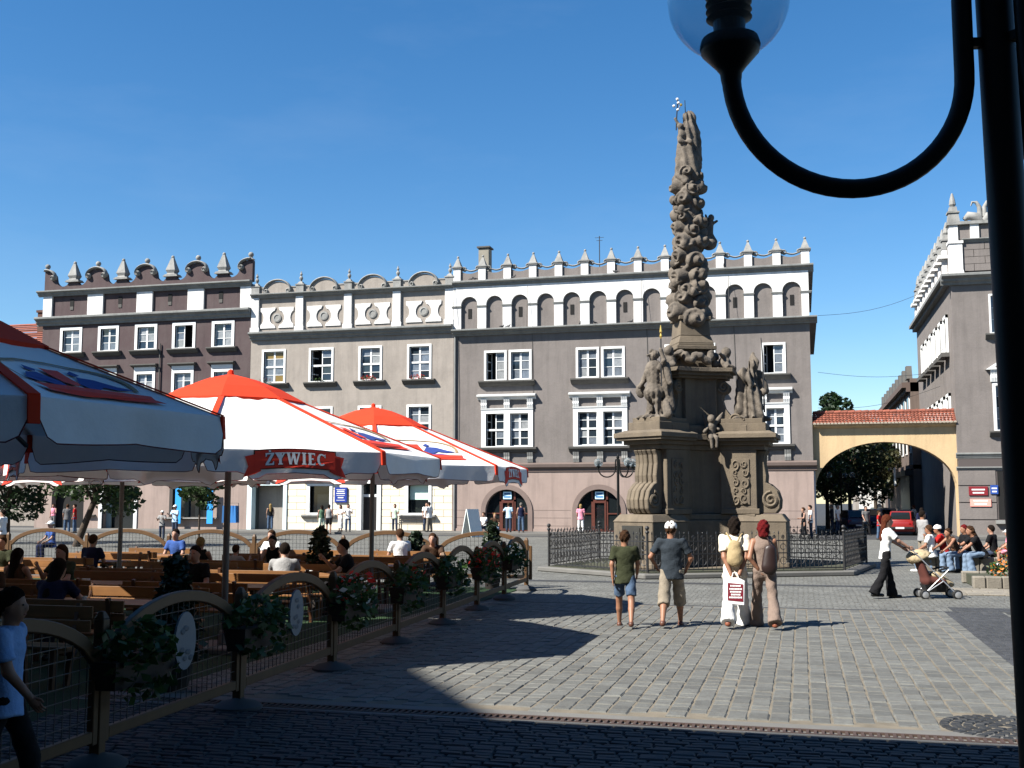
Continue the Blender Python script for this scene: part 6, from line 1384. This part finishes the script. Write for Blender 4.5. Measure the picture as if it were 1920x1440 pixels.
# guests in the cafe
CAFE = [
 ('woman with short fair hair and dark strappy top seated with her back turned', (-11.9, 20.6), 10, 'sit', 1.66, ('black','tank'), ('jeans','long'), ('blond','short')),
 ('child in checked grey shirt leaning over the table', (-11.2, 20.65), 350, 'sitrest', 1.4, ('lightgrey','tee'), ('denim','long'), ('brown','short')),
 ('woman in sleeveless black top facing the viewer across a table', (-11.0, 22.2), 185, 'sitrest', 1.68, ('black','tank'), ('jeans','long'), ('dark','bun')),
 ('dark-haired man in grey shirt seated with his back turned by the fence', (-8.75, 17.95), 20, 'sitfwd', 1.78, ('lightgrey','tee'), ('jeans','long'), ('dark','short')),
 ('man in black resting his head on his hand by the umbrella pole', (-8.05, 19.4), 120, 'sitrest', 1.76, ('black','tee'), ('black','long'), ('dark','short')),
 ('man in white T-shirt seated at the rear fence', (-9.2, 25.1), 40, 'sit', 1.8, ('white','tee'), ('khaki','long'), ('brown','short')),
 ('dark figure seated at the nearest table, left edge', (-10.8, 12.2), 200, 'sit', 1.74, ('brown','tee'), ('black','long'), ('dark','short')),
 ('woman in brown top seated in the deep shade at the left', (-12.0, 15.2), 0, 'sit', 1.66, ('brown','tank'), ('black','long'), ('dark','long')),
 ('guest in white shirt at a middle table under the rear umbrella', (-12.4, 24.9), 170, 'sit', 1.72, ('white','tee'), ('denim','long'), ('brown','short')),
 ('guest in blue shirt at the left rear table', (-15.0, 24.9), 180, 'sit', 1.74, ('blue','tee'), ('jeans','long'), ('dark','short')),
 ('guest in dark green at the left middle table', (-15.6, 19.4), 190, 'sit', 1.74, ('olive','tee'), ('jeans','long'), ('brown','short')),
 ('guest with brown hair at the left table behind the conifer', (-15.0, 16.6), 180, 'sit', 1.7, ('taupe','tee'), ('jeans','long'), ('brown','long')),
]
for lb, p, fc, po, h, tp, bt, hr in CAFE:
    person(lb, p, R(fc), po, h, tp, bt, hr, 'black', 'fair', z=.0, group='guests seated in the cafe')
person('dark-haired passer-by in pale blue shirt walking in the near shade, left edge', (-5.12, 6.45), R(-70), 'walkL', 1.52, ('shade','tee'), ('black','long'), ('dark','short'), 'black', 'tan', True)
for k, (p, fc, tp, hr, lb) in enumerate((((-9.5, 16.4), 180, 'black', 'dark', 'dark-clad guest facing the viewer at the fourth table by the fence'), ((-11.9, 16.4), 175, 'olive', 'brown', 'guest in olive facing the viewer at the fourth middle table'), ((-9.4, 12.5), 5, 'navy', 'dark', 'navy-shirted guest seen from behind at the third table by the fence'),
    ((-11.2, 13.7), 185, 'brown', 'auburn', 'auburn-haired guest at the third middle table'), ((-14.9, 13.7), 190, 'slate', 'dark', 'slate-shirted guest at the third left table'), ((-8.3, 24.9), 190, 'brown', 'brown', 'brown-shirted guest at the table nearest the houses by the fence'),
    ((-14.7, 21.0), 0, 'navy', 'brown', 'navy-shirted guest seen from behind at the sixth left table'), ((-15.9, 10.9), 20, 'black', 'dark', 'black-clad guest at the second left table'))):
    person(lb, p, R(fc), ('sit', 'sitrest', 'sitfwd')[k % 3], 1.7+.03*(k % 3), (tp, 'tee'), ('jeans', 'long'), (hr, ('short', 'bob', 'long')[k % 3]), group='guests seated in the cafe')
# ------------------------------------------------------------------ planter with marigolds on the right
BLKST = mat('planter_stone', (.3,.27,.22), .9, var=.4, scale=4, bump=.012, bscale=30, island=.12)
def stone_wall(t, x0, x1, y, z0, z1, d=.3, w=.42, nm='stone'):
    x = x0
    while x < x1-.05:
        ww = min(w*rng.uniform(.8, 1.2), x1-x); O(nm, MB().box(x+.008, x+ww-.008, y+rng.uniform(-.012,.012), y+d, z0, z1+rng.uniform(-.01,.01)), BLKST, t, bevel=.025); x += ww
pl = T('stone_planter', 'low stone planter wall with seated people and orange flowers', 'planter', (5.6, 35.0, 0), org=(5.6, 35.0, 0))
stone_wall(pl, 3.3, 9.0, 34.85, .01, .44, .32); stone_wall(pl, 3.3, 9.0, 36.4, .01, .44, .3)
O('soil', MB().box(3.4, 9.0, 35.2, 36.4, .02, .4), mat('bed_soil', ()), pl)
flowers('marigolds', 'orange marigolds growing in the planter behind the seated people', (5.95, 35.0, .55), (.6, .4, .28), [(ORANGE, 260)], n=260, sz=.055, group='orange flower beds')
p2 = T('low_planter', 'nearer low stone planter with marigolds by the lamp post', 'planter', (4.9, 29.4, 0), org=(4.9, 29.4, 0))
stone_wall(p2, 3.85, 7.5, 28.5, .01, .3, .3, .34); O('soil', MB().box(3.95, 7.5, 28.8, 30.4, .02, .26), mat('bed_soil', ()), p2); stone_wall(p2, 3.85, 7.5, 30.4, .01, .3, .25)
flowers('marigolds', 'orange marigolds growing in the nearer low planter', (4.75, 29.2, .42), (.5, .4, .24), [(ORANGE, 180)], n=240, sz=.05, group='orange flower beds')
ap = struct('stone_apron', sheet(3.0, 8, 26.6, 28.3, .006), MORT)
set_field_n = 0
y = 26.65
while y < 28.2:
    x = 3.1+rng.uniform(0, .2)
    while x < 6.5:
        ww = rng.uniform(.32, .5); O('slab', MB().box(x, x+ww-.02, y, y+.36, .0, .03+rng.uniform(-.005,.005)), BLKST, ap, bevel=.012); x += ww
    y += .38
# ------------------------------------------------------------------ street furniture at the fronts
bw = T('street_bench', 'dark slatted bench against the cream house wall', 'bench', (0.7-24.6, FY-1.0, .13))
for i in range(4): O('seat_slat', MB().box(-.95, .95, -.4+.11*i, -.31+.11*i, .42, .45), IRON, bw)
for i in range(4): O('back_slat', MB().box(-.95, .95, .06, .09, .5+.12*i, .59+.12*i), IRON, bw)
for s_ in (-1, 1): O('leg', MB().bar((s_*.8, -.35, 0), (s_*.8, -.3, .42), .06, .05).bar((s_*.8, .06, 0), (s_*.8, .1, .98), .06, .05), IRON, bw)
ab = T('menu_board', 'white A-frame menu board on the pavement before the first arch', 'sign board', at(886, 60.5)+(.0,), R(60))
for s_ in (-1, 1): O('board', MB().box(-.45, .45, -.02, .02, 0, 1.6).xf(Matrix.Translation((0, s_*.4, .02)) @ Matrix.Rotation(R(14*s_), 4, 'X')), mat('pale_board', (.6,.64,.62), .6), ab)
sc_ = T('clothes_rack', 'blue hanging clothes rack beside the shop window', 'clothes rack', at(436, 60)+(0,))
O('rail', MB().tube([(-.5,0,0), (-.5,0,1.9), (.5,0,1.9), (.5,0,0)], .02, 6), IRON, sc_)
for k in range(5): O('garment', MB().taper(-.36+.18*k, 0, .75, 1.75, .1, .2, .06, .22), mat('garment_blue', (.03,.2,.55), .8, island=.3), sc_)
# ------------------------------------------------------------------ trees
BARK = mat('bark', (.09,.065,.045), .95, var=.5, scale=8, bump=.03, bscale=14)
LV = [leafmat('leaf_dark', (.025,.06,.018)), leafmat('leaf_mid', (.05,.1,.025)), leafmat('leaf_olive', (.11,.11,.045))]
def tree(label, loc, h, th, r, n, size, lm, lean=(0, 0), group='trees round the square', tr=.18):
    t = T('tree', label, 'tree', loc, group=group); g = random.Random(hash(label) % 9999 if False else len(label)*7+int(loc[0]*10)); m = MB()
    top = Vector((lean[0], lean[1], h*.75)); m.tube([(0,0,0), (lean[0]*.3, lean[1]*.3, th*.5), (lean[0]*.6, lean[1]*.6, th), top], [tr, tr*.85, tr*.7, tr*.2], 8)
    cr_ = MB(); nb = 11
    for i in range(nb):
        a = 2*math.pi*i/nb*2.4; f = (i+.5)/nb; rr_ = r*(.75*math.sin(math.pi*(.18+.75*f)))
        c = Vector((lean[0]*.8+rr_*math.cos(a)*g.uniform(.6, 1.1), lean[1]*.8+rr_*math.sin(a)*g.uniform(.6, 1.1), th+(h-th)*f))
        m.tube([(lean[0]*.6, lean[1]*.6, th*.95), ((c.x+lean[0])*.5, (c.y+lean[1])*.5, th+(c.z-th)*.7), c], [tr*.4, tr*.22, tr*.05], 5)
        k = r*g.uniform(.34, .55); cr_.merge(leafcloud(n//nb, c, (k, k, k*.8), size, g))
    O('trunk', m, BARK, t, smooth=True); O('crown', cr_, lm, t)
    return t
# through and above the gate
tree('tall dark tree rising above the left end of the gate roof', at(1556, 104)+(0,), 11.3, 3.4, 2.7, 5200, .2, LV[0])
tree('broad dark tree filling the left of the archway', at(1590, 92)+(0,), 8.6, 2.6, 3.2, 5200, .17, LV[0])
tree('olive-brown tree in the middle of the archway', at(1638, 100)+(0,), 8.2, 3.6, 2.6, 4200, .17, LV[2])
tree('green tree at the right of the archway before the red roof', at(1676, 108)+(0,), 8.8, 2.4, 3.6, 5200, .18, LV[1])
tree('dark tree far down the street behind the cars', at(1650, 128)+(0,), 9.0, 2.5, 4.2, 5000, .22, LV[0])
tree('dark tree by the side wall seen through the left of the arch', at(1548, 84)+(0,), 6.2, 2.0, 1.8, 3000, .14, LV[1])
# on the square at the left
tree('leafy tree with leaning pale trunk at the left, behind the cafe', at(150, 44)+(0,), 5.4, 2.0, 2.4, 5200, .12, LV[1], (1.4, 0))
tree('second leafy tree at the left edge behind the cafe', at(20, 46)+(0,), 5.6, 1.7, 2.6, 5600, .12, LV[0])
tree('small round-crowned tree before the shop window', at(378, 52)+(0,), 4.1, 1.9, 1.15, 2800, .1, LV[1], tr=.06)
# ------------------------------------------------------------------ things seen through the arch
wp = T('white_pillar_wall', 'sunlit white wall end among the trees behind the gate', 'wall', at(1628, 112)+(0,))
O('wall_body', MB().box(-1.0, 1.0, -.5, .5, 0, 6.2), WHITE, wp); O('coping', MB().box(-1.2, 1.2, -.7, .7, 6.2, 6.5), TRIM, wp)
rh = T('red_roof_cottage', 'house with red tiled roof far behind the archway trees', 'building', at(1690, 150)+(0,))
O('wall_body', MB().box(-6, 6, -4, 4, 0, 7), BEIGE, rh); O('roof', MB().prism([(-6.4, 7), (6.4, 7), (4.5, 10.5), (-4.5, 10.5)], -4.3, 4.3), ROOFT, rh); O('chimney', MB().box(1, 1.8, -1, 0, 10, 12), BEIGE, rh)
for k in range(4): O('window', MB().box(-5+2.8*k, -3.8+2.8*k, -4.06, -4.01, 4, 5.6), GLASS, rh)
PAINT = {}
def car(label, loc, rz_, col):
    t = T('parked_car', label, 'car', loc, rz_, 'cars parked behind the gate'); k = 'car_paint_%d' % len(PAINT); PAINT[k] = mat(k, col, .3, spec=.6); P_ = PAINT[k]
    def loft(secs, m):
        n = len(secs[0]); vs = [p for s_ in secs for p in s_]
        m.add(vs, [(i*n+j, i*n+(j+1) % n, (i+1)*n+(j+1) % n, (i+1)*n+j) for i in range(len(secs)-1) for j in range(n)]+[tuple(range(n-1, -1, -1)), tuple(range((len(secs)-1)*n, len(secs)*n))]); return m
    def sec(y, w, z0, z1): return [(-w, y, z0), (w, y, z0), (w*1.02, y, (z0+z1)/2), (w*.94, y, z1), (-w*.94, y, z1), (-w*1.02, y, (z0+z1)/2)]
    O('body', loft([sec(-1.95, .66, .4, .72), sec(-1.9, .76, .25, .86), sec(-1.2, .8, .2, .9), sec(.8, .8, .2, .9), sec(1.6, .78, .22, .8), sec(1.9, .68, .32, .66)], MB()), P_, t, smooth=40, bevel=.03)
    O('cabin', loft([sec(-1.85, .66, .86, .9), sec(-1.35, .6, .86, 1.4), sec(.1, .6, .86, 1.42), sec(.85, .68, .86, .92)], MB()), P_, t, smooth=40, bevel=.03)
    for y0, y1, z0, z1, nm in ((-1.83, -1.42, .95, 1.33, 'rear_window'), (.2, .74, .96, 1.36, 'windscreen')):
        f = (lambda y, z: y) ; m = MB()
        if nm == 'rear_window': m.add([(-.56, -1.815, .95), (.56, -1.815, .95), (.5, -1.42, 1.34), (-.5, -1.42, 1.34)], [(0,1,2,3)])
        else: m.add([(-.58, .82, .97), (.58, .82, .97), (.5, .16, 1.38), (-.5, .16, 1.38)], [(3,2,1,0)])
        m.v = [(p[0], p[1]+(-.03 if nm == 'rear_window' else .03), p[2]+.02) for p in m.v]; O(nm, m, GLOSSD, t)
    for s_ in (-1, 1):
        O('side_window', MB().add([(s_*.675, -1.25, .95), (s_*.675, .55, .95), (s_*.625, .1, 1.36), (s_*.625, -1.2, 1.36)], [(0,1,2,3)]), GLOSSD, t)
        O('tail_light', MB().box(s_*.6-.1, s_*.6+.1, -1.95, -1.9, .62, .78), mat('tail_light', (.4,.01,.01), .3), t); O('headlight', MB().box(s_*.55-.12, s_*.55+.12, 1.83, 1.9, .52, .66), WFRAME, t)
        for yy in (-1.2, 1.2):
            w = O('wheel', MB().lathe([(.2, -.09), (.3, -.09), (.31, 0), (.3, .09), (.2, .09)], (s_*.74, yy, .31), 16, Matrix.Rotation(R(90), 4, 'Y')), TYRE, t, smooth=True); O('rim', MB().lathe([(.0, -.1), (.19, -.1), (.19, .1), (.0, .1)], (s_*.74, yy, .31), 12, Matrix.Rotation(R(90), 4, 'Y')), ALU, w)
    O('bumper', MB().box(-.74, .74, -2.02, -1.86, .38, .52), BLK, t, bevel=.03); O('bumper', MB().box(-.72, .72, 1.84, 1.98, .34, .48), BLK, t, bevel=.03); O('number_plate', MB().box(-.24, .24, -2.03, -2.021, .4, .5), WFRAME, t)
car('red hatchback seen from behind in the gateway', at(1688, 71.5)+(0,), R(-10), (.34,.02,.015)); car('dark blue car parked left in the gateway shade', at(1592, 78)+(0,), R(12), (.02,.025,.1))
car('blue car behind the dark blue one', at(1622, 88)+(0,), R(14), (.03,.06,.22)); car('grey-blue car right of the blue one, further down the street', at(1655, 92)+(0,), R(6), (.1,.14,.2)); car('dark green car beyond the red hatchback', at(1695, 82)+(0,), R(-6), (.03,.06,.06))
car('black car deepest in the row behind the gate', at(1642, 104)+(0,), R(10), (.02,.02,.025))
lamp('globe lamp on the street behind the left of the gate', at(1574, 80)+(0,), R(30), 8); lamp('globe lamp on the street behind the middle of the gate', at(1648, 112)+(0,), R(0), 8)
# cables slung over the side street
for k, (a, b, sag, nm) in enumerate((((1.2, FY+1, 13.2), (8.6, FY+3, 15.2), .5, 'upper'), ((1.2, FY+6, 10.3), (8.6, FY+9, 10.4), .3, 'middle'), ((1.2, FY+10, 8.3), (8.6, FY+6, 9.2), .5, 'lower'))):
    pts = [tuple(a[i]+(b[i]-a[i])*f/12-(sag*math.sin(math.pi*f/12) if i == 2 else 0) for i in range(3)) for f in range(13)]
    tag(O('cable', MB().tube(pts, .011, 4), IRON), f'thin dark cable slung over the side street, {nm} of three', 'cable', 'cables over the side street')
# pigeons on the ledges
g0 = random.Random(21); PIG = mat('pigeon_grey', (.06,.06,.065), .8)
pm = MB().ball((0,0,.1), (.06,.13,.06), 8, 6).ball((0,.12,.19), (.035,.04,.04), 6, 5).tube([(0,.08,.13), (0,.12,.18)], .03, 6).tube([(0,-.1,.1), (0,-.24,.08)], [.04,.015], 5); pme = bpy.data.meshes.new('pigeon'); pme.from_pydata(pm.v, [], pm.f); pme.materials.append(PIG)
for k in range(14):
    z, yy = g0.choice(((13.0, -.35), (16.2, -.25), (13.0, -.3))); xf_ = g0.uniform(-21.5, -1)
    o = O('pigeon', pme, None, None, loc=(.7+xf_, FY+yy, z), rot=(0, 0, g0.uniform(0, 6))); tag(o, 'small grey pigeon perched on a ledge of the arcaded house', 'pigeon', 'pigeons on the ledges of the arcaded house')
